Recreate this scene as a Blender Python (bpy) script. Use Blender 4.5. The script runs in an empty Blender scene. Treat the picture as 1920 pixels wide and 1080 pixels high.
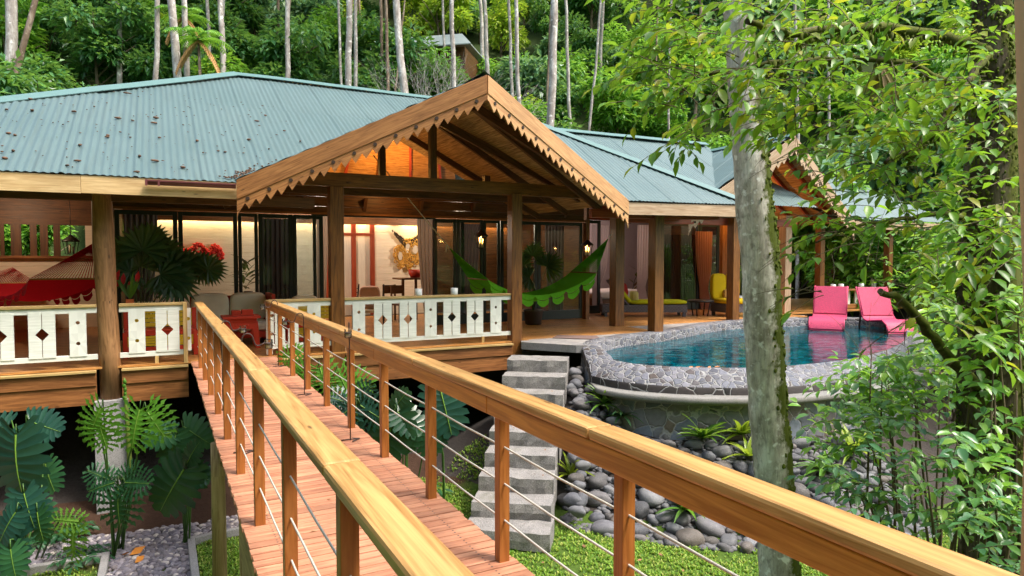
import bpy, math, random
import numpy as np
from mathutils import Vector, Matrix
R = math.radians
rnd = random.Random(11)
SC = bpy.context.scene
COL = SC.collection

# ------------------------------------------------------------------ camera, sky, sun, exposure
FPX = 1270.0                      # focal length in pixels of a 1920 px wide frame
PITCH = math.atan(56 / FPX)
EYE = 1.65
cam_d = bpy.data.cameras.new('camera')
cam = bpy.data.objects.new('camera', cam_d); COL.objects.link(cam)
cam_d.sensor_width = 36.0
cam_d.lens = 36.0 * FPX / 1920
cam_d.clip_start = 0.05; cam_d.clip_end = 1500
cam.location = (0, 0, EYE)
cam.rotation_euler = (R(90) - PITCH, 0, 0)
SC.camera = cam

SUN_EL, SUN_AZ = R(61), R(112)     # azimuth clockwise from +Y
w = bpy.data.worlds.new("World"); SC.world = w; w.use_nodes = True
wn = w.node_tree
sky = wn.nodes.new('ShaderNodeTexSky'); sky.sky_type = 'NISHITA'; sky.sun_disc = False
sky.sun_elevation = SUN_EL; sky.sun_rotation = SUN_AZ
sky.air_density = 1.6; sky.dust_density = 5.0; sky.ozone_density = 1.0
bg = wn.nodes['Background']; bg.inputs['Strength'].default_value = 0.15
wn.links.new(sky.outputs[0], bg.inputs[0])
sl = bpy.data.lights.new('sun', 'SUN'); sl.energy = 2.0; sl.angle = R(14); sl.color = (1, .95, .87)
so = bpy.data.objects.new('sun', sl); COL.objects.link(so)
sd = Vector((math.sin(SUN_AZ) * math.cos(SUN_EL), math.cos(SUN_AZ) * math.cos(SUN_EL), math.sin(SUN_EL)))
so.rotation_euler = sd.to_track_quat('Z', 'Y').to_euler()
so.location = (0, -10, 40)
SC.view_settings.view_transform = 'Standard'; SC.view_settings.look = 'None'
SC.view_settings.exposure = 1.36; SC.view_settings.gamma = 1
SC.cycles.max_bounces = 7; SC.cycles.diffuse_bounces = 4; SC.cycles.glossy_bounces = 3
SC.cycles.transmission_bounces = 4; SC.cycles.transparent_max_bounces = 8
SC.cycles.caustics_reflective = False; SC.cycles.caustics_refractive = False
SC.cycles.sample_clamp_indirect = 6
SC.cycles.use_denoising = True

# ------------------------------------------------------------------ from a direction of view to a point of the place
def ray(px, py):
    a = (px - 960) / FPX; b = (540 - py) / FPX
    cp, sp = math.cos(PITCH), math.sin(PITCH)
    return (a, cp + b * sp, -sp + b * cp)
def at_z(px, py, z=0.0):
    d = ray(px, py); t = (z - EYE) / d[2]; return Vector((d[0]*t, d[1]*t, z))
def at_y(px, py, Y):
    d = ray(px, py); t = Y / d[1]; return Vector((d[0]*t, Y, EYE + d[2]*t))
O = at_z(502, 667)
ANG = R(27.5)
UX, UY = math.cos(ANG), math.sin(ANG)
def H(u, v, z=0.0): return Vector((O.x + u*UX - v*UY, O.y + u*UY + v*UX, z))
def uvof(p):
    x, y = p[0]-O.x, p[1]-O.y
    return (x*UX + y*UY, -x*UY + y*UX)
def at_v(px, py, v):
    """house coordinates (u, v, z) of the point seen at a pixel on the vertical plane v"""
    d = ray(px, py)
    t = (v - (O.x*UY - O.y*UX)) / (-d[0]*UY + d[1]*UX)
    u, _ = uvof((d[0]*t, d[1]*t)); return Vector((u, v, EYE + d[2]*t))
def hv(p):
    u, v = uvof(p); return Vector((u, v, p[2]))

# ------------------------------------------------------------------ mesh builder
def rv(a, b): return rnd.uniform(a, b)
class MB:
    def __init__(s): s.v = []; s.f = []; s.uv = []; s.sm = []
    def add(s, vs, fs, uvs=None, smooth=False):
        n = len(s.v); s.v.extend([tuple(p) for p in vs])
        for i, f in enumerate(fs):
            s.f.append(tuple(k + n for k in f)); s.sm.append(smooth)
            s.uv.extend(uvs[i] if uvs else [(0, 0)] * len(f))
        return s
    def bar(s, p0, p1, w, h, up=(0, 0, 1), w1=None, h1=None):
        p0 = Vector(p0); p1 = Vector(p1); d = p1 - p0; L = d.length
        if L < 1e-6: return s
        d /= L; up = Vector(up)
        if abs(d.dot(up)) > .99: up = Vector((0, 1, 0))
        a = d.cross(up).normalized(); b = a.cross(d)
        w1 = w if w1 is None else w1; h1 = h if h1 is None else h1
        vs = []
        for p, ww, hh in ((p0, w, h), (p1, w1, h1)):
            for sx, sy in ((-1, -1), (1, -1), (1, 1), (-1, 1)):
                vs.append(p + a*(sx*ww/2) + b*(sy*hh/2))
        o = rv(0, 3); q = [0, w, w+h, 2*w+h, 2*w+2*h]
        fs = []; uv = []
        for i in range(4):
            j = (i+1) % 4
            fs.append((i, j, j+4, i+4)); uv.append([(o, q[i]), (o, q[i+1]), (o+L, q[i+1]), (o+L, q[i])])
        fs += [(3, 2, 1, 0), (4, 5, 6, 7)]
        uv += [[(o, 0), (o+.02, 0), (o+.02, h), (o, h)]] * 2
        return s.add(vs, fs, uv)
    def box(s, x0, x1, y0, y1, z0, z1):
        dx, dy, dz = x1-x0, y1-y0, z1-z0
        cx, cy, cz = (x0+x1)/2, (y0+y1)/2, (z0+z1)/2
        if dx >= dy and dx >= dz: return s.bar((x0, cy, cz), (x1, cy, cz), dy, dz)
        if dy >= dz: return s.bar((cx, y0, cz), (cx, y1, cz), dx, dz)
        return s.bar((cx, cy, z0), (cx, cy, z1), dx, dy, up=(0, 1, 0))
    def tube(s, pts, rads, n=8, cap=True, wob=0.0):
        pts = [Vector(p) for p in pts]
        if not hasattr(rads, '__len__'): rads = [rads]*len(pts)
        vs = []; us = []; L = 0; pa = None
        for i, p in enumerate(pts):
            d = (pts[min(i+1, len(pts)-1)] - pts[max(i-1, 0)]).normalized()
            if pa is None:
                ref = Vector((0, 0, 1)) if abs(d.z) < .9 else Vector((1, 0, 0))
                pa = d.cross(ref).normalized()
            a = (pa - d*pa.dot(d)).normalized(); pa = a; b = d.cross(a)
            if i: L += (p - pts[i-1]).length
            for k in range(n):
                t = 2*math.pi*k/n; r = rads[i]*(1+rv(-wob, wob))
                vs.append(p + a*(r*math.cos(t)) + b*(r*math.sin(t)))
            us.append(L)
        fs = []; uv = []
        for i in range(len(pts)-1):
            for k in range(n):
                j = (k+1) % n
                fs.append((i*n+k, i*n+j, (i+1)*n+j, (i+1)*n+k))
                c = 2*math.pi*rads[i]/n
                uv.append([(us[i], k*c), (us[i], (k+1)*c), (us[i+1], (k+1)*c), (us[i+1], k*c)])
        s.add(vs, fs, uv, True)
        if cap:
            m = len(s.v) - len(vs)
            for f in (tuple(m+k for k in reversed(range(n))), tuple(m+(len(pts)-1)*n+k for k in range(n))):
                s.f.append(f); s.sm.append(False); s.uv.extend([(0, 0)]*n)
        return s
    def lathe(s, prof, c=(0, 0, 0), n=16, cap=True):
        vs = []; c = Vector(c)
        for r, z in prof:
            for k in range(n):
                t = 2*math.pi*k/n; vs.append(c + Vector((r*math.cos(t), r*math.sin(t), z)))
        fs = []
        for i in range(len(prof)-1):
            for k in range(n):
                j = (k+1) % n; fs.append((i*n+k, i*n+j, (i+1)*n+j, (i+1)*n+k))
        s.add(vs, fs, None, True)
        if cap:
            m = len(s.v)-len(vs)
            for f in (tuple(m+k for k in reversed(range(n))), tuple(m+(len(prof)-1)*n+k for k in range(n))):
                s.f.append(f); s.sm.append(False); s.uv.extend([(0, 0)]*n)
        return s
    def grid(s, P, smooth=True, uvs=None):
        """P[i][j] points"""
        ni, nj = len(P), len(P[0]); vs = [p for r in P for p in r]; fs = []; uv = []
        for i in range(ni-1):
            for j in range(nj-1):
                fs.append((i*nj+j, i*nj+j+1, (i+1)*nj+j+1, (i+1)*nj+j))
                uv.append([(i, j), (i, j+1), (i+1, j+1), (i+1, j)] if uvs is None else
                          [uvs[i][j], uvs[i][j+1], uvs[i+1][j+1], uvs[i+1][j]])
        return s.add(vs, fs, uv, smooth)
    def prism(s, pts, off):
        """closed outline pts extruded by the vector off"""
        n = len(pts); off = Vector(off); a = [Vector(p) for p in pts]; b = [p+off for p in a]
        fs = [tuple(range(n)), tuple(reversed(range(n, 2*n)))]
        uv = [[(p.x+p.y, p.z) for p in a], [(p.x+p.y, p.z) for p in reversed(b)]]
        for i in range(n):
            j = (i+1) % n; fs.append((j, i, n+i, n+j)); uv.append([(0, 0), (.1, 0), (.1, .05), (0, .05)])
        return s.add(a+b, fs, uv)
    def blob(s, c, rx, ry, rz, nu=10, nv=6, wob=0.0, rot=0.0, flat=0.0):
        vs = []; c = Vector(c); cr, sr = math.cos(rot), math.sin(rot)
        ph = rv(0, 6)
        for i in range(nv+1):
            t = math.pi*i/nv
            for k in range(nu):
                q = 2*math.pi*k/nu
                m = 1+wob*(math.sin(3*q+ph+2*t)*.5+math.sin(2*q-ph)*.5)
                x, y, z = rx*m*math.sin(t)*math.cos(q), ry*m*math.sin(t)*math.sin(q), rz*math.cos(t)
                vs.append(c+Vector((x*cr-y*sr, x*sr+y*cr, z)))
        fs = [(i*nu+k, (i+1)*nu+k, (i+1)*nu+(k+1) % nu, i*nu+(k+1) % nu) for i in range(nv) for k in range(nu)]
        return s.add(vs, fs, None, True)
    def mesh(s, name, mat):
        me = bpy.data.meshes.new(name); me.from_pydata(s.v, [], s.f)
        l = me.uv_layers.new(name='UVMap'); l.data.foreach_set('uv', np.array(s.uv, dtype=np.float32).ravel())
        me.polygons.foreach_set('use_smooth', np.array(s.sm, dtype=bool))
        if mat: me.materials.append(mat)
        me.update(); return me

def obj(name, mb, mat, parent=None, bevel=0):
    me = mb.mesh(name, mat) if isinstance(mb, MB) else mb
    o = bpy.data.objects.new(name, me); COL.objects.link(o)
    if parent: o.parent = parent
    if bevel:
        b = o.modifiers.new('bevel', 'BEVEL'); b.width = bevel; b.segments = 2; b.limit_method = 'ANGLE'; b.harden_normals = False
    return o
def tag(o, label=None, cat=None, group=None, kind=None):
    if label: o['label'] = label
    if cat: o['category'] = cat
    if group: o['group'] = group
    if kind: o['kind'] = kind
    return o
def thing(name, label, cat, loc=(0, 0, 0), rz=0, group=None):
    o = bpy.data.objects.new(name, None); COL.objects.link(o)
    o.empty_display_size = .1
    o.location = loc; o.rotation_euler = (0, 0, rz); return tag(o, label, cat, group)
def structure(name, mb, mat): return tag(obj(name, mb, mat), kind='structure')
KIDS = {}
def dup(root, loc, rz=0, sc=1.0, label=None, group=None):
    if root not in KIDS: KIDS[root] = [c for c in COL.objects if c.parent == root]
    c = root.copy(); COL.objects.link(c); c.location = loc; c.rotation_euler = (0, 0, rz)
    c.scale = (sc, sc, sc) if not hasattr(sc, '__len__') else sc
    if label: c['label'] = label
    if group: c['group'] = group
    for k in KIDS[root]:
        if k not in KIDS: KIDS[k] = [q for q in COL.objects if q.parent == k]
        d = k.copy(); COL.objects.link(d); d.parent = c
        for q in KIDS[k]:
            e = q.copy(); COL.objects.link(e); e.parent = d
    return c

# ------------------------------------------------------------------ materials
class NT:
    def __init__(s, name):
        s.m = bpy.data.materials.new(name); s.m.use_nodes = True; s.t = s.m.node_tree
        s.b = s.t.nodes['Principled BSDF']; s.out = s.t.nodes['Material Output']
    def n(s, typ, ins=None, **kw):
        x = s.t.nodes.new(typ)
        for k, v in kw.items(): setattr(x, k, v)
        for k, v in (ins or {}).items(): s.put(x.inputs[k], v)
        return x
    def put(s, sock, v):
        if isinstance(v, bpy.types.NodeSocket): s.t.links.new(v, sock)
        elif isinstance(v, tuple) and len(v) == 3 and sock.type == 'RGBA': sock.default_value = (*v, 1)
        else: sock.default_value = v
    def noise(s, vec, scale, detail=4, rough=.55, dist=0):
        return s.n('ShaderNodeTexNoise', {'Vector': vec, 'Scale': scale, 'Detail': detail, 'Roughness': rough, 'Distortion': dist}).outputs[0]
    def ramp(s, fac, stops, interp='LINEAR'):
        r = s.n('ShaderNodeValToRGB', {0: fac}); e = r.color_ramp.elements; r.color_ramp.interpolation = interp
        while len(e) < len(stops): e.new(.5)
        for k, (p, c) in enumerate(stops):
            e[k].position = p; e[k].color = (*c, 1) if hasattr(c, '__len__') else (c, c, c, 1)
        return r.outputs[0]
    def mix(s, fac, a, b, blend='MIX'):
        x = s.n('ShaderNodeMix', data_type='RGBA', blend_type=blend)
        s.put(x.inputs[0], fac); s.put(x.inputs[6], a); s.put(x.inputs[7], b); return x.outputs[2]
    def math(s, op, a, b=0.0):
        x = s.n('ShaderNodeMath', operation=op); s.put(x.inputs[0], a); s.put(x.inputs[1], b); return x.outputs[0]
    def vmul(s, v, k):
        x = s.n('ShaderNodeMapping'); s.put(x.inputs['Vector'], v); x.inputs['Scale'].default_value = k; return x.outputs[0]
    def vadd(s, v, k):
        x = s.n('ShaderNodeVectorMath', operation='ADD'); s.put(x.inputs[0], v); s.put(x.inputs[1], k); return x.outputs[0]
    def isl(s): return s.n('ShaderNodeNewGeometry').outputs['Random Per Island']
    def tc(s, k): return s.n('ShaderNodeTexCoord').outputs[k]
    def set(s, **kw):
        for k, v in kw.items(): s.put(s.b.inputs[k.replace('_', ' ')], v)
        return s
    def bump(s, h, strength=.4, dist=.01):
        x = s.n('ShaderNodeBump', {'Height': h, 'Strength': strength, 'Distance': dist}); s.put(s.b.inputs['Normal'], x.outputs[0]); return s
def hsv(T, col, v, sat=1.0):
    x = T.n('ShaderNodeHueSaturation', {'Color': col, 'Value': v, 'Saturation': sat}); return x.outputs[0]

def wood(name, dark, light, su=1.6, sv=22, rough=.5, var=.35, knots=True, bump=.25, spec=.4, stain=.25):
    T = NT(name); uv = T.tc('UV'); r = T.isl()
    off = T.n('ShaderNodeCombineXYZ', {0: T.math('MULTIPLY', r, 37.0), 1: T.math('MULTIPLY', r, 91.0), 2: T.math('MULTIPLY', r, 13.0)}).outputs[0]
    p = T.vadd(uv, off)
    g1 = T.noise(T.vmul(p, (su, sv, 1)), 1.0, 5, .6, 1.2)
    g2 = T.noise(T.vmul(p, (su*3, sv*5, 1)), 1.0, 3, .6, .3)
    g = T.math('ADD', T.math('MULTIPLY', g1, .75), T.math('MULTIPLY', g2, .25))
    c = T.ramp(g, [(.38, dark), (.5, tuple((a+b)/2 for a, b in zip(dark, light))), (.62, light)])
    big = T.noise(T.vmul(T.tc('Object'), (1, 1, 1)), 1.3, 4, .6)
    c = hsv(T, c, T.math('ADD', T.math('MULTIPLY', r, var), T.math('ADD', T.math('MULTIPLY', big, stain*2), 1-var/2-stain)))
    if knots:
        vo = T.n('ShaderNodeTexVoronoi', {'Vector': T.vadd(T.vmul(uv, (2.3, 9.0, 1)), off), 'Scale': 1.0, 'Randomness': 1.0})
        kf = T.ramp(vo.outputs['Distance'], [(.0, 1.0), (.055, .8), (.10, 0.0)])
        c = T.mix(kf, c, tuple(x*.28 for x in dark))
    T.set(Base_Color=c, Roughness=T.math('ADD', T.math('MULTIPLY', g2, .25), rough-.12), Specular_IOR_Level=spec)
    T.bump(g, bump, .004); return T.m
def plain(name, col, rough=.6, var=.12, scale=6.0, spec=.4, metal=0.0, bump=0.0, bscale=60.0, sheen=0):
    T = NT(name); o = T.tc('Object'); n = T.noise(o, scale, 5, .6)
    c = hsv(T, T.mix(n, tuple(x*(1-var) for x in col), tuple(min(1, x*(1+var)) for x in col)), T.math('ADD', T.math('MULTIPLY', T.isl(), var), 1-var/2))
    T.set(Base_Color=c, Roughness=rough, Specular_IOR_Level=spec, Metallic=metal)
    if bump: T.bump(T.noise(o, bscale, 3, .6), bump, .004)
    return T.m
def fabric(name, col, scale=320.0, rough=.85):
    T = NT(name); o = T.tc('Object')
    w1 = T.n('ShaderNodeTexWave', {'Vector': o, 'Scale': scale/6, 'Distortion': .4}, bands_direction='X').outputs[1]
    w2 = T.n('ShaderNodeTexWave', {'Vector': o, 'Scale': scale/6, 'Distortion': .4}, bands_direction='Z').outputs[1]
    h = T.math('ADD', w1, w2); n = T.noise(o, 5, 4)
    T.set(Base_Color=T.mix(n, tuple(x*.8 for x in col), tuple(min(1, x*1.15) for x in col)), Roughness=rough, Specular_IOR_Level=.2)
    T.bump(h, .25, .002); return T.m
def leafmat(name, cols, rough=.42, trans=.35, spec=.45, vein=0.0):
    if len(cols) == 1: cols = [cols[0], tuple(x*1.25 for x in cols[0])]
    T = NT(name); r = T.isl(); n = len(cols)
    c = T.ramp(r, [(i/(max(1, n-1)), cc) for i, cc in enumerate(cols)])
    c = hsv(T, c, T.math('ADD', T.math('MULTIPLY', T.noise(T.tc('Object'), 9, 3), .5), .75))
    T.set(Base_Color=c, Roughness=rough, Specular_IOR_Level=spec)
    tr = T.n('ShaderNodeBsdfTranslucent', {'Color': T.mix(1.0, c, (1.0, 1.0, .45), 'MULTIPLY')})
    # hue of light through a leaf is yellower
    T.put(tr.inputs['Color'], hsv(T, T.mix(.35, c, (.35, .5, .03)), 1.3))
    ms = T.n('ShaderNodeMixShader', {0: trans, 1: T.b.outputs[0], 2: tr.outputs[0]})
    T.t.links.new(ms.outputs[0], T.out.inputs[0]); return T.m
def bark(name, c1, c2, c3, scale=5.0, moss=None, mossamt=.5, bump=.5):
    T = NT(name); o = T.tc('Object'); uv = T.vmul(o, (1, 1, .35))
    n1 = T.noise(uv, scale, 6, .62, .4); n2 = T.noise(T.vmul(o, (1, 1, .7)), scale*2.6, 5, .65)
    c = T.ramp(n1, [(.32, c1), (.5, c2), (.66, c3)])
    c = T.mix(T.ramp(n2, [(.5, 0.0), (.66, .7)]), c, c1)
    fb = T.noise(T.vmul(o, (1, 1, .10)), scale*8, 5, .7); c = T.mix(T.ramp(fb, [(.40, .35), (.54, 0.0)]), c, tuple(x*.9 for x in c1))
    c = T.mix(T.ramp(T.noise(o, scale*1.7, 3, .5), [(.60, 0.0), (.68, .8)]), c, tuple(min(1, x*1.25) for x in c3))
    if moss:
        geo = T.n('ShaderNodeNewGeometry').outputs['Normal']; sx = T.n('ShaderNodeSeparateXYZ', {0: geo})
        side = T.math('ADD', T.math('MULTIPLY', sx.outputs[0], .42), T.math('MULTIPLY', T.noise(o, scale*.8, 5, .7), .9))
        c = T.mix(T.ramp(side, [(.62-mossamt*.3, 0.0), (.72-mossamt*.2, 1.0)]), c, T.mix(T.noise(o, 40, 2), moss, tuple(x*2.2 for x in moss)))
    T.set(Base_Color=c, Roughness=.9, Specular_IOR_Level=.2)
    T.bump(T.math('ADD', n1, T.math('MULTIPLY', T.noise(T.vmul(o, (1, 1, .12)), scale*9, 4, .7), .6)), bump, .02); return T.m
def mosaic(name, stones, mortar, scale, edge=.045, warp=.1, bump=.6, rough=.7, zs=1.0):
    T = NT(name); o = T.vmul(T.tc('Object'), (1, 1, zs))
    nz = T.n('ShaderNodeTexNoise', {'Vector': o, 'Scale': scale*1.3, 'Detail': 3.0})
    q = T.n('ShaderNodeVectorMath', operation='MULTIPLY_ADD')
    T.put(q.inputs[0], nz.outputs[1]); q.inputs[1].default_value = (warp,)*3; T.put(q.inputs[2], o)
    v1 = T.n('ShaderNodeTexVoronoi', {'Vector': q.outputs[0], 'Scale': scale}, feature='F1')
    v2 = T.n('ShaderNodeTexVoronoi', {'Vector': q.outputs[0], 'Scale': scale}, feature='DISTANCE_TO_EDGE')
    rc = T.n('ShaderNodeSeparateColor', {0: v1.outputs['Color']}).outputs[0]
    c = T.ramp(rc, [(i/(len(stones)-1), s) for i, s in enumerate(stones)])
    c = hsv(T, c, T.math('ADD', T.math('MULTIPLY', T.noise(o, 14, 5, .65), .9), .55))
    m = T.mix(T.noise(o, 22, 5, .7), tuple(x*.62 for x in mortar), mortar)
    e = T.ramp(v2.outputs[0], [(edge*.55, 0.0), (edge*1.25, 1.0)])
    T.set(Base_Color=T.mix(e, m, c), Roughness=rough)
    hgt = T.math('ADD', T.ramp(v2.outputs[0], [(0, 0.0), (edge*2.2, 1.0)]), T.math('MULTIPLY', T.noise(o, 30, 4, .6), .35))
    T.bump(hgt, bump, .015); return T.m
def concrete(name, col, rough=.85):
    T = NT(name); o = T.tc('Object')
    a = T.noise(o, 2.5, 6, .65); b = T.noise(o, 70, 4, .7)
    st = T.noise(T.vmul(o, (2, 2, .3)), 3, 5, .7)
    c = T.mix(a, tuple(x*.6 for x in col), tuple(x*1.25 for x in col))
    c = T.mix(T.ramp(b, [(.38, .75), (.5, 0.0)]), c, tuple(x*.45 for x in col))
    c = T.mix(T.ramp(st, [(.55, 0.0), (.75, .55)]), c, (col[0]*.45, col[1]*.5, col[2]*.35))
    T.set(Base_Color=c, Roughness=rough, Specular_IOR_Level=.25); T.bump(T.math('ADD', b, a), .55, .008); return T.m
def emit(name, col, s):
    T = NT(name); e = T.n('ShaderNodeEmission', {'Color': col, 'Strength': s}); T.t.links.new(e.outputs[0], T.out.inputs[0]); return T.m
def glassmat(name, tint=(.8, .86, .86), ior=1.45, rough=.02):
    T = NT(name); tr = T.n('ShaderNodeBsdfTransparent', {0: tint}); g = T.n('ShaderNodeBsdfGlossy', {'Roughness': rough})
    f = T.n('ShaderNodeFresnel', {'IOR': ior}); ms = T.n('ShaderNodeMixShader', {0: f.outputs[0], 1: tr.outputs[0], 2: g.outputs[0]})
    T.t.links.new(ms.outputs[0], T.out.inputs[0]); return T.m

W = dict(
 rail=wood('honey_rail_timber', (.30, .15, .042), (.60, .35, .13), rough=.36, var=.3, spec=.5, sv=24, su=1.1),
 railo=wood('orange_rail_timber', (.36, .125, .02), (.64, .29, .06), rough=.34, var=.3, spec=.5, sv=20, su=1.1),
 bpost=wood('orange_post_timber', (.26, .085, .018), (.42, .16, .04), rough=.38, var=.35),
 deck=wood('pink_deck_timber', (.30, .115, .062), (.53, .255, .15), rough=.5, var=.42, knots=False, stain=.2),
 log=wood('pole_timber', (.22, .14, .06), (.42, .29, .14), rough=.75, sv=14, var=.1),
 post=wood('brown_post_timber', (.095, .034, .008), (.25, .10, .022), rough=.45, var=.2),
 logpost=wood('log_post_timber', (.15, .07, .025), (.34, .18, .075), rough=.6, sv=12, var=.1, bump=.5),
 fascia=wood('pale_fascia_timber', (.42, .27, .12), (.62, .45, .24), rough=.5, var=.25),
 fascia2=wood('grey_fascia_timber', (.34, .22, .13), (.52, .38, .26), rough=.55, var=.2),
 barge=wood('tan_barge_timber', (.19, .075, .022), (.38, .175, .06), rough=.5, var=.2, stain=.35),
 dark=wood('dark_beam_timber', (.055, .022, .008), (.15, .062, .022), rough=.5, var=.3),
 red=wood('red_window_timber', (.22, .03, .012), (.38, .07, .025), rough=.4, var=.25, knots=False),
 floor=wood('orange_floor_timber', (.30, .125, .035), (.56, .28, .09), rough=.3, var=.35, spec=.5, knots=False),
 skirt=wood('skirt_board_timber', (.14, .05, .014), (.32, .13, .042), rough=.5, var=.3),
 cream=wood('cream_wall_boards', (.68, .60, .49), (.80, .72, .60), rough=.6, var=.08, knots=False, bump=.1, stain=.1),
 white=wood('white_painted_boards', (.64, .66, .60), (.80, .82, .76), rough=.5, var=.1, knots=False, bump=.15, stain=.12, sv=30),
 capr=wood('porch_cap_timber', (.38, .24, .08), (.58, .41, .18), rough=.5, var=.2),
 mat=wood('bamboo_mat', (.16, .07, .022), (.60, .36, .15), su=1.6, sv=34, rough=.7, var=.2, knots=False, bump=.6),
)
TEAL = plain('dark_teal_frames', (.012, .022, .026), .4, .25, spec=.4)
RED = plain('red_painted_wood', (.48, .035, .012), .5, .2)
YEL = plain('yellow_painted_wood', (.62, .44, .02), .5, .2)
BLACK = plain('black_iron', (.012, .011, .012), .45, .3, spec=.5)
RUST = plain('brown_iron', (.06, .04, .035), .55, .4, metal=.5, spec=.5)
CONC = concrete('grey_concrete', (.33, .32, .32))
CONC2 = concrete('pool_ledge_concrete', (.23, .225, .215))
GLASS = glassmat('door_glass', (.82, .86, .86), 1.3); JAR = glassmat('jar_glass', (.93, .95, .96), 1.6)
CUSH = fabric('beige_cushion', (.80, .74, .60)); LIME = fabric('lime_cushion', (.42, .46, .01)); YCUSH = fabric('yellow_cushion', (.60, .44, .01))
WHITEC = plain('white_ceramic', (.78, .80, .80), .3, .05)
# ------------------------------------------------------------------ the lodge (house coordinates: u along the front, v inwards, z above the porch floor)
house = thing('lodge', 'wooden lodge with green corrugated metal roofs and a gabled front porch', 'house', (O.x, O.y, 0), ANG)
def hp(name, mb, mat, bevel=0, parent=None): return obj(name, mb, mat, parent or house, bevel)

# roof planes --------------------------------------------------------
def roofmat():
    T = NT('green_corrugated_sheet'); o = T.tc('Object')
    n = T.noise(o, .7, 5, .6); st = T.noise(T.vmul(o, (7, .4, .4)), 2.0, 6, .72); sp = T.noise(o, 26, 4, .7)
    c = T.mix(n, (.072, .122, .126), (.108, .162, .165))
    c = T.mix(T.ramp(st, [(.47, 0.0), (.72, .6)]), c, (.07, .10, .095))
    c = T.mix(T.ramp(sp, [(.64, 0.0), (.70, .7)]), c, (.055, .045, .035))
    T.set(Base_Color=c, Roughness=T.math('ADD', T.math('MULTIPLY', n, .2), .34), Specular_IOR_Level=.5, Metallic=.12); return T.m
ROOF = roofmat()
RIDGE = plain('green_ridge_sheet', (.085, .165, .16), .42, .15, spec=.5)
def corrugated(A, B, C, D, *more, amp=.0075, pitch=.1, sag=0.0, laps=()):
    """sheet between eave A->B and top D->C, waves running up the slope; a lap is a small step between sheet rows"""
    poly = [Vector(q) for q in (A, B, C, D)+more]; A, B, D = poly[0], poly[1], poly[-1]; C = poly[2]; mb = MB()
    nrm = (B-A).cross(D-A).normalized()
    if nrm.z < 0: nrm = -nrm
    def width(P, Q): return (Q-P)
    e = (B-A).normalized(); L = max((q-A).dot(e) for q in poly); lo = min((q-A).dot(e) for q in poly)
    nx = int((L-lo)/pitch*6)
    rows = [0.0]
    for l in laps: rows += [l, l]
    rows.append(1.0)
    sets = []; cur = []
    for k in range(0, len(rows), 2): sets.append((rows[k], rows[k+1]))
    # straight corrugations: clip every wave line to the polygon A B C D
    up = nrm.cross(e)
    if up.z < 0: up = -up
    p2 = [((p-A).dot(e), (p-A).dot(up)) for p in poly]
    hmax = max(q[1] for q in p2)
    def span(x):
        ys = []
        for i in range(len(p2)):
            (x0, y0), (x1, y1) = p2[i], p2[(i+1) % len(p2)]
            if (x0-x)*(x1-x) <= 0 and abs(x1-x0) > 1e-6: ys.append(y0+(y1-y0)*(x-x0)/(x1-x0))
        return (min(ys), max(ys)) if len(ys) > 1 else None
    for a, b in sets:
        ya, yb = a*hmax, b*hmax + (.06 if b < 1 else 0)
        off = .0 if a == 0 else -.03
        cols = []
        for i in range(nx+1):
            x = lo + (L-lo)*i/nx; sp = span(min(max(x, lo+1e-4), L-1e-4))
            if not sp: continue
            y0, y1 = max(sp[0], ya), min(sp[1], yb)
            if y1 - y0 < .003:
                if cols: cols.append(None)
                continue
            col = []
            for k in range(5):
                y = y0+(y1-y0)*k/4
                h = amp*math.sin(2*math.pi*x/pitch) + (.009 if (x/pitch) % 9 < .6 else 0) + off + .006*math.sin(x*1.7+y) + sag*math.sin(math.pi*y/hmax)
                col.append(A+e*x+up*y+nrm*h)
            cols.append(col)
        run = []
        for c in cols+[None]:
            if c is None:
                if len(run) > 1: mb.grid(run)
                run = []
            else: run.append(c)
    return mb
def cap_strip(a, b, w=.3, th=.012, drop=.10):
    """a bent ridge cap along a->b"""
    a, b = Vector(a), Vector(b); d = (b-a).normalized(); s = d.cross(Vector((0, 0, 1))).normalized()
    mb = MB(); n = max(2, int((b-a).length/.7)); P = []
    for i in range(n+1):
        p = a+(b-a)*i/n + Vector((0, 0, rv(-.006, .006)))
        P.append([p+s*x*w/2+Vector((0, 0, -abs(x)*drop+.03)) for x in (-1, -.35, 0, .35, 1)])
    mb.grid(P, False); 
    Q = [[q-Vector((0, 0, th)) for q in r] for r in P]; mb.grid(Q, False); return mb
ZE, VE = 2.82, -.8           # eave height and overhang
PEAK = Vector((.05, 5.16, 5.93)); RID = Vector((5.2, 5.16, 5.90)); LC = Vector((-7.3, VE, ZE))
LBK = Vector((-7.3, 11.2, ZE)); 
hp('roof', corrugated(LBK, LC, PEAK, PEAK+Vector((0, .02, 0))), ROOF)                        # left hip
hp('roof', corrugated((9.5, 11.2, ZE), LBK, PEAK, RID), ROOF)                                # rear slope
hp('ridge_cap', cap_strip(LC+Vector((0, 0, .03)), PEAK+Vector((0, 0, .04))), RIDGE)
hp('ridge_cap', cap_strip(PEAK+Vector((0, 0, .035)), RID+Vector((0, 0, .035))), RIDGE)
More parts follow.
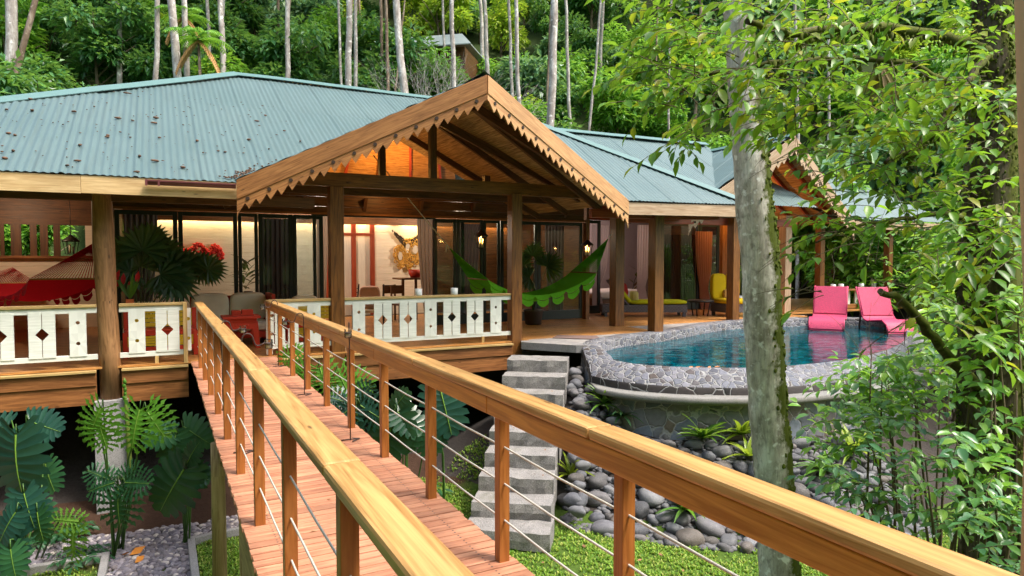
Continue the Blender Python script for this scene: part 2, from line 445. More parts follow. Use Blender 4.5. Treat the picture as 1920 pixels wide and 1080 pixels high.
# porch gable: the ridge juts forward of its eave ends
AP = at_v(910, 141, -2.0); AP = Vector((3.12, -2.0, AP.z)); GZ = AP.z
GL, GR = Vector((-.52, VE, 2.86)), Vector((6.86, VE, 2.84))
vback = (GZ - ZE)/.523 + VE
GB = Vector((3.12, vback+.1, GZ))
hp('roof', corrugated(LC, (GL.x+.15, VE, ZE), (3.12, vback+.02, GZ), (6.4, vback+.02, GZ), (6.4, 5.16, 5.92), PEAK, laps=(.6,)), ROOF)       # main front slope, cut along the valley
hp('roof', corrugated((GL.x, 0.2, 2.86), GL, AP, GB, laps=()), ROOF)
hp('roof', corrugated(GR, (GR.x, 2.6, 2.84), GB, AP), ROOF)
hp('ridge_cap', cap_strip(AP+Vector((0, -.03, .03)), GB+Vector((0, 0, .03)), .34), RIDGE)
# right hand slope of the front roof, its hip and the rear wing roof
RB = Vector((10.2, VE-.1, 2.86)); RT = Vector((6.3, 2.65, 5.05))
hp('roof', corrugated((6.2, VE-.1, 2.80), RB, RT, RT-Vector((1.4, 0, 0))), ROOF)
hp('roof', corrugated(RB, (10.2, 3.2, 2.9), RT+Vector((0, .3, 0)), RT), ROOF)
hp('ridge_cap', cap_strip(RB+Vector((0, 0, .06)), RT+Vector((0, 0, .05))), RIDGE)
WR0, WR1 = Vector((7.2, 4.2, 5.20)), Vector((13.7, 4.2, 5.22))
hp('roof', corrugated((7.2, .75, 3.05), (14.6, .75, 3.05), WR1, WR0, laps=(.55,)), ROOF)
hp('roof', corrugated((15, 8, 3), (7, 8, 3), WR0, WR1), ROOF)
hp('ridge_cap', cap_strip(WR0+Vector((0, 0, .03)), WR1+Vector((0, 0, .03))), RIDGE)
# far gable wing
FA = Vector((13.75, .95, 4.98)); FL, FR = Vector((10.5, 1.45, 2.86)), Vector((17.0, 1.45, 2.80)); FB = Vector((13.7, 4.6, 4.98))
hp('roof', corrugated((10.5, 5.2, 2.86), FL, FA, FB), ROOF)
hp('roof', corrugated(FR, (17.0, 5.2, 2.80), FB, FA), ROOF)
hp('ridge_cap', cap_strip(FA+Vector((0, 0, .03)), FB+Vector((0, 0, .03))), RIDGE)
hp('roof', corrugated((16.2, 1.6, 2.85), (22.5, 1.6, 2.85), (21, 4.6, 4.6), (15.5, 4.6, 4.6)), ROOF)
# fascia boards
m = MB()
for a, b in ((-7.3, -2.55), (-2.548, GL.x+.02)):
    m.bar((a, VE+.03, 2.685), (b, VE+.03, 2.68), .03, .25)
hp('fascia_board', m, W['fascia'], .004)
m = MB(); m.bar((-7.27, VE, 2.68), (-7.27, 11, 2.68), .03, .25); hp('fascia_board', m, W['fascia'], .004)
m = MB(); m.bar((GR.x-.05, VE-.06, 2.655), (10.17, VE-.06, 2.70), .03, .25); hp('fascia_board', m, W['fascia2'], .004)
m = MB(); m.bar((10.185, VE-.06, 2.70), (10.185, 1.4, 2.75), .03, .25); hp('fascia_board', m, W['fascia2'], .004)
m = MB(); m.bar((17.0, 1.58, 2.66), (22.4, 1.58, 2.68), .03, .24); hp('fascia_board', m, W['fascia2'], .004)
# gutter with its bracket
m = MB(); g0 = at_v(272, 345, VE-.09); P = []
for x in (g0.x, GL.x-.02):
    P.append([Vector((x, VE-.02-.06+.06*math.cos(t), 2.76+.055*math.sin(t))) for t in [math.pi+math.pi*k/8 for k in range(9)]])
m.grid(P); m.bar((g0.x, VE-.145, 2.765), (GL.x-.02, VE-.145, 2.765), .014, .02)
for k in range(2): m.bar((g0.x+k*.16, VE-.15, 2.735), (g0.x+.03+k*.16, VE-.15, 2.735), .02, .09)
m.box(g0.x, g0.x+.01, VE-.14, VE-.02, 2.705, 2.77)
hp('gutter', m, plain('maroon_gutter', (.12, .035, .04), .35, .2, spec=.5))
# barge boards with sawtooth trim and peg holes
HOLE = plain('peg_brown', (.035, .018, .01), .6, .3)
def barge(A, B, wid=.27, saw=.2, nteeth=24, mat=W['barge'], drop=.02):
    """A eave end, B apex (top edge line)"""
    A, B = Vector(A), Vector(B); d = B-A; hz = Vector((d.x, d.y, 0)); L = hz.length; hz /= L; sl = d.z/L
    out = Vector((hz.y, -hz.x, 0)); out = out if out.y < 0 else -out
    up = Vector((0, 0, 1)); ct = math.sqrt(1+sl*sl)
    P = lambda s, z: A + hz*(s*L) + up*(s*L*sl + z*ct - drop)
    m = MB(); m.prism([P(0, 0), P(1, 0), P(1, -wid), P(0, -wid)], out*.04)
    # grain along the board
    for i in range(len(m.uv)-24, len(m.uv)): pass
    n = len(m.v)
    m.uv = []
    for f in m.f:
        for k in f:
            q = Vector(m.v[k])-A; s = q.dot(hz); m.uv.append((s*ct, q.z - s*sl + q.dot(out)))
    b = hp('barge_board', m, mat, .006)
    t = MB(); top = -wid+.004
    pts = [P(0, top), P(1, top), P(1, top-saw*.45)]
    for i in range(nteeth, 0, -1):
        pts += [P((i-.02)/nteeth, top-saw*(.42 if i < nteeth else .6)), P((i-.5)/nteeth, top-saw*(.44)), P((i-.5)/nteeth-.004, top-saw)] if False else \
               [P((i-.25)/nteeth, top-saw*.5), P((i-.9)/nteeth, top-saw)]
    pts.append(P(0, top-saw*1.25))
    t.prism(pts, out*.026); t.uv = []
    for f in t.f:
        for k in f:
            q = Vector(t.v[k])-A; s = q.dot(hz); t.uv.append((s*ct+7, q.z - s*sl + q.dot(out)))
    tr = hp('sawtooth_trim', t, mat, .0)
    for i in range(nteeth//2):
        h = MB()
        c = P((2*i+1.0)/nteeth, top-saw*.27)
        ring = [c+out*.026+hz*(.03*math.cos(a))+up*(.03*math.sin(a)) for a in [2*math.pi*k/10 for k in range(10)]]
        h.prism(ring, out*.012); hp('peg', h, HOLE, 0, tr)
barge(GL+Vector((0, -.05, 0)), AP+Vector((0, -.07, 0)))
barge(GR+Vector((0, -.05, 0)), AP+Vector((.001, -.07, 0)), mat=wood('lit_barge_timber', (.40, .20, .085), (.60, .35, .16), rough=.5, var=.2))  # right board catches more light; that brightness is put into its timber colour
barge(FL+Vector((0, -.05, 0)), FA+Vector((0, -.07, 0)), nteeth=18, mat=W['fascia2'])
barge(FR+Vector((0, -.05, 0)), FA+Vector((.001, -.07, 0)), nteeth=18, mat=W['fascia2'])
# undersides: bamboo mat and rafters
def soffit(A, B, C, D, off=.09, n=7, raf=W['dark'], matm=W['mat'], ends=(0, 1)):
    A, B, C, D = map(Vector, (A, B, C, D)); m = MB()
    k = Vector((0, 0, -off)); L1, L2 = (B-A).length, (D-A).length
    for i in range(14):
        a, b = i/14, (i+1)/14
        q = [A+(D-A)*a, B+(C-B)*a, B+(C-B)*b, A+(D-A)*b]; q = [x+k for x in q]
        m.add(q, [(3, 2, 1, 0)], [[(0, b*L2), (L1, b*L2), (L1, a*L2), (0, a*L2)]])
    hp('bamboo_ceiling', m, matm)
    for i in range(n):
        t = ends[0]+(ends[1]-ends[0])*(i+.5)/n; r = MB()
        r.bar(A+(B-A)*t+k-Vector((0, 0, .065)), D+(C-D)*t+k-Vector((0, 0, .065)), .07, .13); hp('rafter', r, raf)
soffit((GL.x+.1, VE+.1, 2.86), (GL.x+.1, 3.3, 2.86), (3.1, 3.3, GZ), (3.1, AP.y+.1, GZ), n=5)
soffit((GR.x-.1, VE+.1, 2.84), (GR.x-.1, 3.3, 2.84), (3.14, 3.3, GZ), (3.14, AP.y+.1, GZ), n=3)
soffit((-6.6, VE+.1, ZE), (GL.x, VE+.1, ZE), (GL.x, 7.0, 4.0), (-4.4, 7.0, 4.0), n=6)
soffit((-2.2, 10.8, 2.98), (8.2, 10.8, 2.98), (5.4, 5.3, 5.82), (0, 5.3, 5.82), n=8, raf=W['red'])
soffit((GR.x, VE+.1, 2.8), (10.1, VE+.1, 2.84), (10.1, 4.5, 3.9), (GR.x, 4.5, 3.9), n=4)
soffit((10.6, 1.5, 2.86), (10.6, 4.4, 2.86), (13.7, 4.4, 4.9), (13.7, 1.05, 4.9), n=4)
soffit((16.9, 1.5, 2.80), (16.9, 4.4, 2.80), (13.76, 4.4, 4.9), (13.76, 1.05, 4.9), n=4, raf=W['red'])

# the ceiling of the main roof behind the gable, with slanting rafters
m = MB()
for i in range(16):
    a, b = 2.95+i*.14, 2.95+(i+1)*.14; zf = lambda v: ZE+.523*(v+.8)-.12
    ua = -7.0+(b+.8)*1.233
    m.add([Vector((max(-3.5, ua), a, zf(a))), Vector((6.0, a, zf(a))), Vector((6.0, b, zf(b))), Vector((max(-3.5, ua), b, zf(b)))], [(3, 2, 1, 0)], [[(0, b), (8.2, b), (8.2, a), (0, a)]])
hp('bamboo_ceiling', m, W['mat'])
for u in (.6, 1.8, 3.0, 4.2):
    m = MB(); m.bar((u, 3.2, ZE+.523*4.0-.2), (u+.9, 5.1, ZE+.523*5.9-.2), .07, .12); hp('rafter', m, W['red'])
# posts --------------------------------------------------------------
def post(u, v, z0, z1, s=.2, mat=W['post'], b=.008):
    m = MB(); m.box(u-s/2, u+s/2, v-s/2, v+s/2, z0, z1); return hp('post', m, mat, b)
PL, PR = at_v(632, 600, 0).x, at_v(965, 600, 0).x
post(PL, .02, -.75, 2.90, .235); post(PR, 0, -.36, 2.93, .225)
post(8.27, 1.41, 0, 3.6, .26); post(8.27, -.05, 0, 2.78, .25); post(11.95, 1.25, 0, 3.1, .24)
post(14.9, 2.1, 0, 2.9, .26, W['fascia2']); post(16.3, 2.0, 0, 2.8, .2); post(19.6, 2.0, 0, 2.8, .2)
# the log post stands on a concrete pier
lu = at_v(201, 600, 0).x
m = MB(); m.tube([(lu+.03, 0, -.5), (lu+.025, 0, .2), (lu+.0, 0, 1.0), (lu-.02, .01, 1.8), (lu-.03, 0, 2.6), (lu-.03, 0, 2.95)], [.155, .145, .138, .15, .135, .14], 12, wob=.02)
hp('log_post', m, W['logpost'])
m = MB(); m.box(lu-.19, lu+.26, -.22, .22, -2.4, -.5); hp('pier', m, CONC, .01)
for q in (-5.6, 1.2, 5.0):
    m = MB(); m.box(q-.2, q+.2, -.05, .35, -2.4, -.74); hp('pier', m, CONC, .01)
# beams --------------------------------------------------------------
m = MB(); m.bar((-.2, 0, 3.02), (6.5, 0, 3.02), .14, .24); hp('truss_beam', m, W['post'], .006)
m = MB(); m.bar((-7.2, .02, 2.60), (.8, .02, 2.60), .12, .17); hp('eave_beam', m, W['dark'], .006)
m = MB(); m.bar((6.5, -.05, 2.60), (10.1, -.05, 2.64), .12, .19); hp('eave_beam', m, W['red'], .006)
m = MB(); m.bar((8.2, 1.41, 2.62), (14.5, 1.41, 2.62), .12, .2); hp('eave_beam', m, W['red'], .006)
kp = at_v(811, 280, 0)
for x, v in ((kp.x, 0.0), (at_v(716, 300, 1.5).x, 1.5), (at_v(912, 320, 1.5).x, 1.5)):
    z1 = GZ - .25 - abs(x-3.12)*.53
    m = MB(); m.bar((x, v, 3.14), (x, v, z1), .13, .13); hp('king_post', m, W['dark'], .005)
m = MB(); m.bar((-.2, 1.5, 3.0), (6.5, 1.5, 3.0), .12, .2); hp('truss_beam', m, W['dark'], .006)
m = MB(); m.bar((3.12, AP.y+.1, GZ-.2), (3.12, 3.3, GZ-.2), .09, .2); hp('ridge_beam', m, W['dark'], .006)
for dv in (-1.2, .35):          # principal rafters under the right slope
    m = MB(); m.bar((3.3, dv, GZ-.33), (6.5, max(dv, -.6), 2.93), .09, .15); hp('rafter', m, W['dark'], .004)

# porch floor, skirt boards -------------------------------------------
def boards(u0, u1, v0, v1, z, along='u', pitch=.11, th=.03, gap=.004):
    m = MB()
    if along == 'u':
        v = v0
        while v < v1-.01:
            x = u0
            while x < u1:
                e = min(u1, x+rv(2.2, 3.6)); m.box(x, e-.003, v, min(v1, v+pitch)-gap, z-th, z); x = e
            v += pitch
    else:
        u = u0
        while u < u1-.01: m.box(u, min(u1, u+pitch)-gap, v0, v1, z-th, z); u += pitch
    return m
hp('porch_floor', boards(-7.2, 5.0, -.1, 7.0, 0), W['floor'])
hp('porch_floor', boards(5.0, 8.4, .02, 7.0, 0), W['floor'])
hp('porch_floor', boards(8.4, 14.8, 1.2, 7.0, 0), W['floor'])
hp('porch_floor', boards(14.8, 22.0, 2.0, 7.0, 0), W['floor'])
m = MB(); m.box(-7.1, 22, 3.2, 10.9, -.20, -.05); hp('floor_slab', m, CONC)
def skirt(u0, u1, tie=True):
    m = MB(); m.box(u0, u1, -.15, .2, -.175, -.035) if False else None
    m.bar((u0, -.14, -.055), (u1, -.14, -.055), .1, .035); hp('edge_board', m, W['capr'], .004)
    m = MB(); m.bar((u0, -.125, -.175), (u1, -.125, -.175), .05, .2); m.bar((u0, -.10, -.42), (u1, -.10, -.42), .05, .285); hp('skirt_board', m, W['skirt'], .006)
skirt(-7.1, lu-.15); skirt(lu+.18, -1.22); skirt(.06, PL-.125); skirt(PL+.125, PR-.12)
m = MB()
for k in range(-7, 9): m.bar((k*1.0, -.05, -.14), (k*1.0, 7, -.14), .06, .2)
hp('floor_joist', m, W['dark'])

# porch railings with cut-out pickets -----------------------------------
def picket(m, u0, u1, z0, z1, v, kind):
    """a white board: 'o' two round holes, 'l'/'r' half of a diamond on that side"""
    t = .022; c = (z0+z1)/2 + .01; wdt = u1-u0; Y = lambda u, z: Vector((u, v, z))
    if kind == 'l': pts = [Y(u0, z0), Y(u1, z0), Y(u1, z1), Y(u0, z1), Y(u0, c+.09), Y(u0+.08, c), Y(u0, c-.09)]
    elif kind == 'r': pts = [Y(u0, z0), Y(u1, z0), Y(u1, c-.09), Y(u1-.08, c), Y(u1, c+.09), Y(u1, z1), Y(u0, z1)]
    else: pts = None
    if pts: m.prism(pts, (0, -t, 0)); return
    cu = (u0+u1)/2; r = .028; segs = [z0, (z0+z1)/2, z1]
    for (za, zb), zc in zip(((z0, c), (c, z1)), (z0+(c-z0)*.56, c+(z1-c)*.48)):
        n = 12; ring = [(cu+r*math.cos(2*math.pi*k/n), zc+r*math.sin(2*math.pi*k/n)) for k in range(n)]
        # the board round the hole, as a strip from the hole to the rectangle
        def edge(k):
            a = 2*math.pi*k/n; dx, dz = math.cos(a), math.sin(a)
            tx = ((u1-cu) if dx > 0 else (u0-cu))/dx if abs(dx) > 1e-6 else 9
            tz = ((zb-zc) if dz > 0 else (za-zc))/dz if abs(dz) > 1e-6 else 9
            q = min(tx, tz); return (cu+dx*q, zc+dz*q)
        cor = [(u1, zb), (u0, zb), (u0, za), (u1, za)]
        for k in range(n):
            k2 = (k+1) % n; e0, e1 = edge(k), edge(k2); mid = []
            if abs(e0[0]-e1[0]) > 1e-5 and abs(e0[1]-e1[1]) > 1e-5:
                mid = [min(cor, key=lambda q: (q[0]-(e0[0]+e1[0])/2)**2+(q[1]-(e0[1]+e1[1])/2)**2)]
            out = [ring[k], e0]+mid+[e1, ring[k2]]
            for vv, rev in ((v-t, False), (v, True)):
                p = [Y(x, z) for x, z in out]; 
                for q in p: q.y = vv
                m.add(p if not rev else p[::-1], [tuple(range(len(p)))])
            a, b = ring[k], ring[k2]
            m.add([Vector((a[0], v-t, a[1])), Vector((b[0], v-t, b[1])), Vector((b[0], v, b[1])), Vector((a[0], v, a[1]))], [(0, 1, 2, 3)])
    for x in (u0, u1): m.add([Y(x, z0), Y(x, z1), Vector((x, v-t, z1)), Vector((x, v-t, z0))], [(0, 1, 2, 3)])
def railing(u0, u1, marks, v=-.02):
    """marks: pixel spans of the boards"""
    zt, zb = .915, .155
    m = MB(); m.bar((u0, v, zt+.015), (u1, v, zt+.015), .12, .045); rr = hp('railing', m, W['capr'], .006)
    for zz, hh in ((zt-.052, .085), (zb, .08)):
        m = MB(); m.bar((u0, v-.015, zz), (u1, v-.015, zz), .035, hh); obj('rail', m, W['white'], rr, .004)
    for a, b, k in marks:
        m = MB(); picket(m, a, b, zb+.02, zt-.06, v-.022, k); obj('picket', m, W['white'], rr)
    m = MB(); q = u0+.5
    while q < u1: m.bar((q, v-.02, -.03), (q, v-.02, zb-.04), .05, .05); q += 2.2
    obj('foot_block', m, W['capr'], rr)
def px_marks(spec, yy=610):
    return [(at_v(a, yy, -.04).x, at_v(b, yy, -.04).x, k) for a, b, k in spec]
railing(-7.1, lu-.13, px_marks([(-128, -96, 'o'), (-70, -47, 'r'), (-46, -23, 'l'), (-1, 26, 'l'), (53, 78, 'r'), (79.5, 104, 'l'), (130, 162, 'o'), (-28, -2, 'r')][:0] +
        [(-150, -122, 'r'), (-120.5, -94, 'l'), (-75, -47, 'o'), (-30, -1, 'r'), (.5, 26, 'l'), (53, 78, 'r'), (79.5, 104, 'l'), (130, 162, 'o')]))
railing(lu+.16, -1.23, px_marks([(241, 272, 'o'), (292, 313, 'r'), (314.5, 336, 'l'), (348, 358, 'x')]))
railing(.03, PL-.12, px_marks([(507, 513, 'x'), (515, 534, 'r'), (540, 559, 'l'), (576, 601, 'o')]))
railing(PL+.12, PR-.115, px_marks([(661, 684, 'o'), (701, 716.5, 'r'), (718, 734, 'l'), (749, 764, 'r'), (765.5, 780, 'l'), (796, 818, 'o'), (831, 846, 'r'), (847.5, 862, 'l'), (875, 889, 'r'), (890.5, 905, 'l'), (919, 939, 'o')]))
m = MB(); m.box(-.02, .08, -.03, .02, .02, .93); hp('end_board', m, W['white'], .004)
m = MB(); m.box(-1.28, -1.22, -.12, .02, -.02, .95); hp('end_board', m, W['capr'], .004)

# outer walls and glass doors -------------------------------------------
VW = 3.4
def ux(px, py=480, v=VW): return at_v(px, py, v).x
UL, UR = ux(213), ux(1093)
m = MB()
for a, b, z0, z1 in ((UL, UR, 2.62, 2.80), (UL, UR, 2.805, 3.02), (UL, UR, 3.025, 3.3)): m.bar((a, VW, (z0+z1)/2), (b, VW, (z0+z1)/2), .08, z1-z0)
hp('header_board', m, W['dark'], .005)
m = MB(); m.bar((UL, VW-.07, 2.64), (UR, VW-.07, 2.64), .06, .045); hp('header_trim', m, W['skirt'], .004)
m = MB(); m.bar((UR+.06, VW-.05, 0), (UR+.06, VW-.05, 2.68), .12, .2); hp('door_post', m, W['post'], .005)
for q in range(8):
    x = UL+.9+q*1.35
    m = MB(); m.prism([Vector((x, VW-.05, 3.0)), Vector((x, VW-.05, 2.72)), Vector((x, VW-.22, 3.0))], (.07, 0, 0)); hp('corbel', m, W['dark'])
def door(x0, x1, z1=2.6, fw=.085, v=VW, glass=True, mid=None):
    m = MB()
    for x in (x0+fw/2, x1-fw/2): m.bar((x, v, .02), (x, v, z1), fw, .06)
    m.bar((x0+fw, v, z1-fw/2), (x1-fw, v, z1-fw/2), .055, fw); m.bar((x0+fw, v, .14), (x1-fw, v, .14), .055, .24)
    d = hp('sliding_door', m, TEAL, .004)
    if glass:
        g = MB(); g.box(x0+fw, x1-fw, v-.004, v+.004, .26, z1-fw); obj('pane', g, GLASS, d)
    return d
for a, b in ((216, 334), (335, 446), (447, 484), (485, 549), (550, 593), (814, 855), (856, 905), (906, 937), (938, 1007), (1008, 1091)):
    door(ux(a), ux(b), fw=.085 if b-a > 50 else .07)
for a, b in ((547, 606), (812, 870)): door(ux(a, v=VW+.09), ux(b, v=VW+.09), v=VW+.09)
m = MB(); m.bar((ux(585), VW-.02, 2.61), (ux(815), VW-.02, 2.61), .1, .05); hp('door_track', m, TEAL)
# right hand bedroom wall with doors
VB = 4.5
def ub(px, py=480): return at_v(px, py, VB).x
for a, b in ((1238, 1310), (1311, 1347)): door(ub(a), ub(b), v=VB, z1=2.75)
door(ub(1100), ub(1125), v=VB, z1=2.75, glass=False)
m = MB(); m.bar((UR, VB, 2.92), (15, VB, 2.92), .08, .3); m.bar((UR, VB, 3.3), (15, VB, 3.3), .08, .4); hp('header_board', m, W['red'], .005)
m = MB(); m.bar((ub(1356), VB-.05, 0), (ub(1356), VB-.05, 2.8), .3, .14); hp('door_post', m, W['barge'], .005)
m = MB()
for k in range(16): m.bar((ub(1366), VB, .1+k*.2), (15.2, VB, .1+k*.2), .03, .195)
hp('board_wall', m, W['fascia'], .004)
wdw = MB(); a = ub(1379); b = ub(1392)
wdw.box(a, b, VB-.05, VB-.02, 1.4, 2.5); f = hp('window', wdw, TEAL); g = MB(); g.box(a+.04, b-.04, VB-.062, VB-.055, 1.5, 2.4); obj('pane', g, plain('green_glass', (.03, .09, .06), .1, .4), f)
# inner room: back wall, side walls, ceiling
VI = 7.4
def ui(px, py=480): return at_v(px, py, VI).x
m = MB()
for k in range(15): m.bar((-2.0, VI, .1+k*.2), (ui(610), VI, .1+k*.2), .03, .197)
hp('inner_wall', m, W['cream'], .003)
m = MB()
for k in range(15): m.bar((ui(702), VI-.02, .1+k*.2), (ui(812), VI-.02, .1+k*.2), .03, .197)
hp('inner_wall', m, W['cream'], .003)
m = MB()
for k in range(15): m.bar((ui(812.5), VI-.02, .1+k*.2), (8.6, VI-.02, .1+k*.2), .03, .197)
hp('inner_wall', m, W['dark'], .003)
m = MB(); m.box(ui(600), ui(720), VI+.03, VI+.08, 0, 3); hp('inner_wall', m, W['cream'])
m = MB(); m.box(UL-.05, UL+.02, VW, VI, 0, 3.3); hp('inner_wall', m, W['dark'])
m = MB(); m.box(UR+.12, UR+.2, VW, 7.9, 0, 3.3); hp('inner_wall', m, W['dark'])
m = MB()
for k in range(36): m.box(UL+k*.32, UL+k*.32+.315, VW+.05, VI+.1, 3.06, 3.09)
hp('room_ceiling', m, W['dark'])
m = MB(); m.bar((UL, VI-.2, 2.74), (UR, VI-.2, 2.74), .1, .26); hp('cove_board', m, W['skirt'])
m = MB()
for x in (612, 628, 660, 664, 697): m.bar((ui(x), VI-.06, 0), (ui(x), VI-.06, 2.9), .13 if x > 690 else .07, .07)
m.bar((ui(608), VI-.07, 2.33), (ui(700), VI-.07, 2.33), .06, .08); m.bar((ui(608), VI-.07, 2.85), (ui(700), VI-.07, 2.85), .06, .1)
hp('window_frame', m, W['red'], .004)
m = MB(); m.box(UR+.2, 15.2, 8.0, 8.05, 0, 3.2); hp('inner_wall', m, plain('mauve_wall', (.36, .30, .33), .8))
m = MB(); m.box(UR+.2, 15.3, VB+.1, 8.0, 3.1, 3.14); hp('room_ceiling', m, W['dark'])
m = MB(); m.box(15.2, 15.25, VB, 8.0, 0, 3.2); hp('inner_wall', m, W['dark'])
# left veranda wall: white wainscot, sill, slatted window
VL = 7.0
m = MB()
sz = at_v(100, 482, VL).z; nb_ = 8
for k in range(nb_): m.bar((-7.2, VL, (k+.5)*sz/nb_), (UL, VL, (k+.5)*sz/nb_), .03, sz/nb_-.004)
hp('veranda_wall', m, W['cream'], .004)
m = MB(); m.bar((-7.2, VL-.04, sz), (UL, VL-.04, sz), .2, .06); hp('sill', m, W['skirt'], .004)
m = MB(); zt = at_v(100, 422, VL).z; m.box(-7.2, UL, VL, VL+.05, zt, 3.9); hp('veranda_wall', m, W['dark'])
m = MB(); a = at_v(160, 450, VL).x; m.box(a, UL, VL, VL+.05, sz, zt); hp('veranda_wall', m, W['cream'])
m = MB()
for x0, x1 in ((0, 8), (20, 40), (56, 69), (75, 90), (100, 113)):
    a, b = at_v(x0, 450, VL).x, at_v(x1, 450, VL).x; m.box(a, b, VL, VL+.04, sz, zt)
hp('window_slat', m, W['dark'])
m = MB(); m.box(-7.25, -7.2, 3.0, VL, 0, 3.2); hp('veranda_wall', m, W['dark'])
# lights of the rooms: a cove strip behind the board and warm lamps in the roof space
def area(name, loc, rot, sx, sy, e, col=(1, .62, .25)):
    l = bpy.data.lights.new(name, 'AREA'); l.shape = 'RECTANGLE'; l.size = sx; l.size_y = sy; l.energy = e; l.color = col
    o = bpy.data.objects.new(name, l); COL.objects.link(o); o.parent = house; o.location = loc; o.rotation_euler = rot
def bulb(name, loc, e, col=(1, .55, .2), r=.05, par=None):
    l = bpy.data.lights.new(name, 'POINT'); l.energy = e; l.color = col; l.shadow_soft_size = r
    o = bpy.data.objects.new(name, l); COL.objects.link(o); o.location = loc
    if par: o.parent = par
area('cove_light', (1.2, VI-.1, 2.72), (0, 0, 0), 6.4, .06, 34, (1, .66, .30))
area('cove_light', (6.6, VI-.12, 2.72), (0, 0, 0), 3.6, .06, 30, (1, .58, .20))
bulb('room_lamp', (2.0, 5.4, 2.7), 66, (1, .86, .70), .15, house); bulb('room_lamp', (5.8, 5.4, 2.7), 66, (1, .82, .62), .15, house)
bulb('uplight', (1.6, 6.6, 3.5), 85, (1, .50, .12), .15, house); bulb('uplight', (4.4, 6.6, 3.5), 85, (1, .46, .10), .15, house)
bulb('uplight', (3.0, 2.6, 3.2), 9, (1, .5, .15), .1, house)
bulb('room_lamp', (10.5, 6.6, 2.6), 55, (1, .76, .62), .15, house); bulb('uplight', (14.2, 3.6, 3.4), 40, (1, .45, .12), .1, house)
bulb('room_lamp', (-4.6, 5.2, 2.8), 40, (1, .7, .45), .15, house)
# leaf litter on the roof
lit = MB()
for i in range(420):
    u, v = rv(-6.5, 1.5), rv(-.7, 3.2)
    if v > 3.2-(max(0, -u-3))*1.0 or u > 1.2-v*.2: continue
    z = ZE+.523*(v+.8)+.025; s = rv(.006, .018) if i > 90 else rv(.018, .048); a = rv(0, 6)
    lit.blob((u, v, z), s*rv(.8, 1.6), s*.6, s*.45, 6, 4, .3, a)
for i in range(60):
    v = -.75+abs(rnd.gauss(0, .25)); u = GL.x-.05-abs(rnd.gauss(0, .10))+(v+.8)*.9
    lit.blob((u, v, ZE+.523*(v+.8)+.03), rv(.012, .035), .018, .012, 5, 3, .3, rv(0, 6))
tag(obj('leaf_litter', lit, plain('dry_leaf_litter', (.11, .055, .03), .8, .5), None), 'brown dry leaf litter strewn on green roof', 'leaf litter', None, 'stuff')
lo = COL.objects['leaf_litter']; lo.location = (O.x, O.y, 0); lo.rotation_euler = (0, 0, ANG)
# ------------------------------------------------------------------ pool outline (world coordinates)
WL = [(1.78, 13.25), (1.77, 12.44), (2.10, 11.81), (2.55, 11.51), (3.15, 11.35), (4.02, 11.33), (4.75, 11.55), (5.76, 12.05), (6.73, 12.78),
      (7.92, 14.01), (9.1, 15.6), (9.9, 17.2), (9.6, 18.3), (8.6, 18.5), (7.36, 18.17), (6.34, 17.9), (5.1, 16.98), (4.19, 15.9), (3.41, 15.01), (2.54, 14.27)]
def spline(P, n=6):
    out = []; m = len(P)
    for i in range(m):
        p0, p1, p2, p3 = [Vector((*P[(i+k-1) % m], 0)) for k in range(4)]
        for k in range(n):
            t = k/n
            out.append(.5*((2*p1)+(p2-p0)*t+(2*p0-5*p1+4*p2-p3)*t*t+(3*p1-p0-3*p2+p3)*t**3))
    return out
PC = spline(WL); NP = len(PC)
cen = sum(PC, Vector())/NP
def nrm(i):
    d = PC[(i+1) % NP]-PC[i-1]; n = Vector((d.y, -d.x, 0)).normalized()
    return n
if nrm(10).dot(PC[10]-cen) < 0: SGN = -1
else: SGN = 1
NO = [nrm(i)*SGN for i in range(NP)]
def sstep(a, b, x): t = max(0, min(1, (x-a)/(b-a))); return t*t*(3-2*t)
def frontw(i):
    s = i/6   # control index
    if s < 1.2: return sstep(.2, 1.9, s)
    if s > 17: return 0
    return 1 - sstep(9.5, 11.5, s) if s < 17 else 0
FW = [frontw(i) if i/6 < 15 else 0 for i in range(NP)]
FWL = [sstep(1.2, 2.2, i/6)*(1-sstep(9, 10.5, i/6)) for i in range(NP)]     # where the overflow ledge runs
PCa = np.array([(p.x, p.y) for p in PC])
def pool_dist(x, y):
    """signed distance to the waterline (negative inside), arrays"""
    x = np.asarray(x, float); y = np.asarray(y, float); sh = x.shape
    q = np.stack([x.ravel(), y.ravel()], 1); best = np.full(len(q), 1e9); ins = np.zeros(len(q), bool)
    for i in range(0, NP):
        a = PCa[i]; b = PCa[(i+1) % NP]; d = b-a
        t = np.clip(((q-a)@d)/(d@d), 0, 1); r = np.hypot(*(q-a-t[:, None]*d).T); best = np.minimum(best, r)
        c = ((a[1] > q[:, 1]) != (b[1] > q[:, 1]))
        xx = a[0]+(q[:, 1]-a[1])/(d[1] if abs(d[1]) > 1e-9 else 1e-9)*d[0]
        ins ^= c & (q[:, 0] < xx)
    return np.where(ins, -best, best).reshape(sh)
def ss(a, b, x): t = np.clip((x-a)/(b-a), 0, 1); return t*t*(3-2*t)
GL0 = -2.25
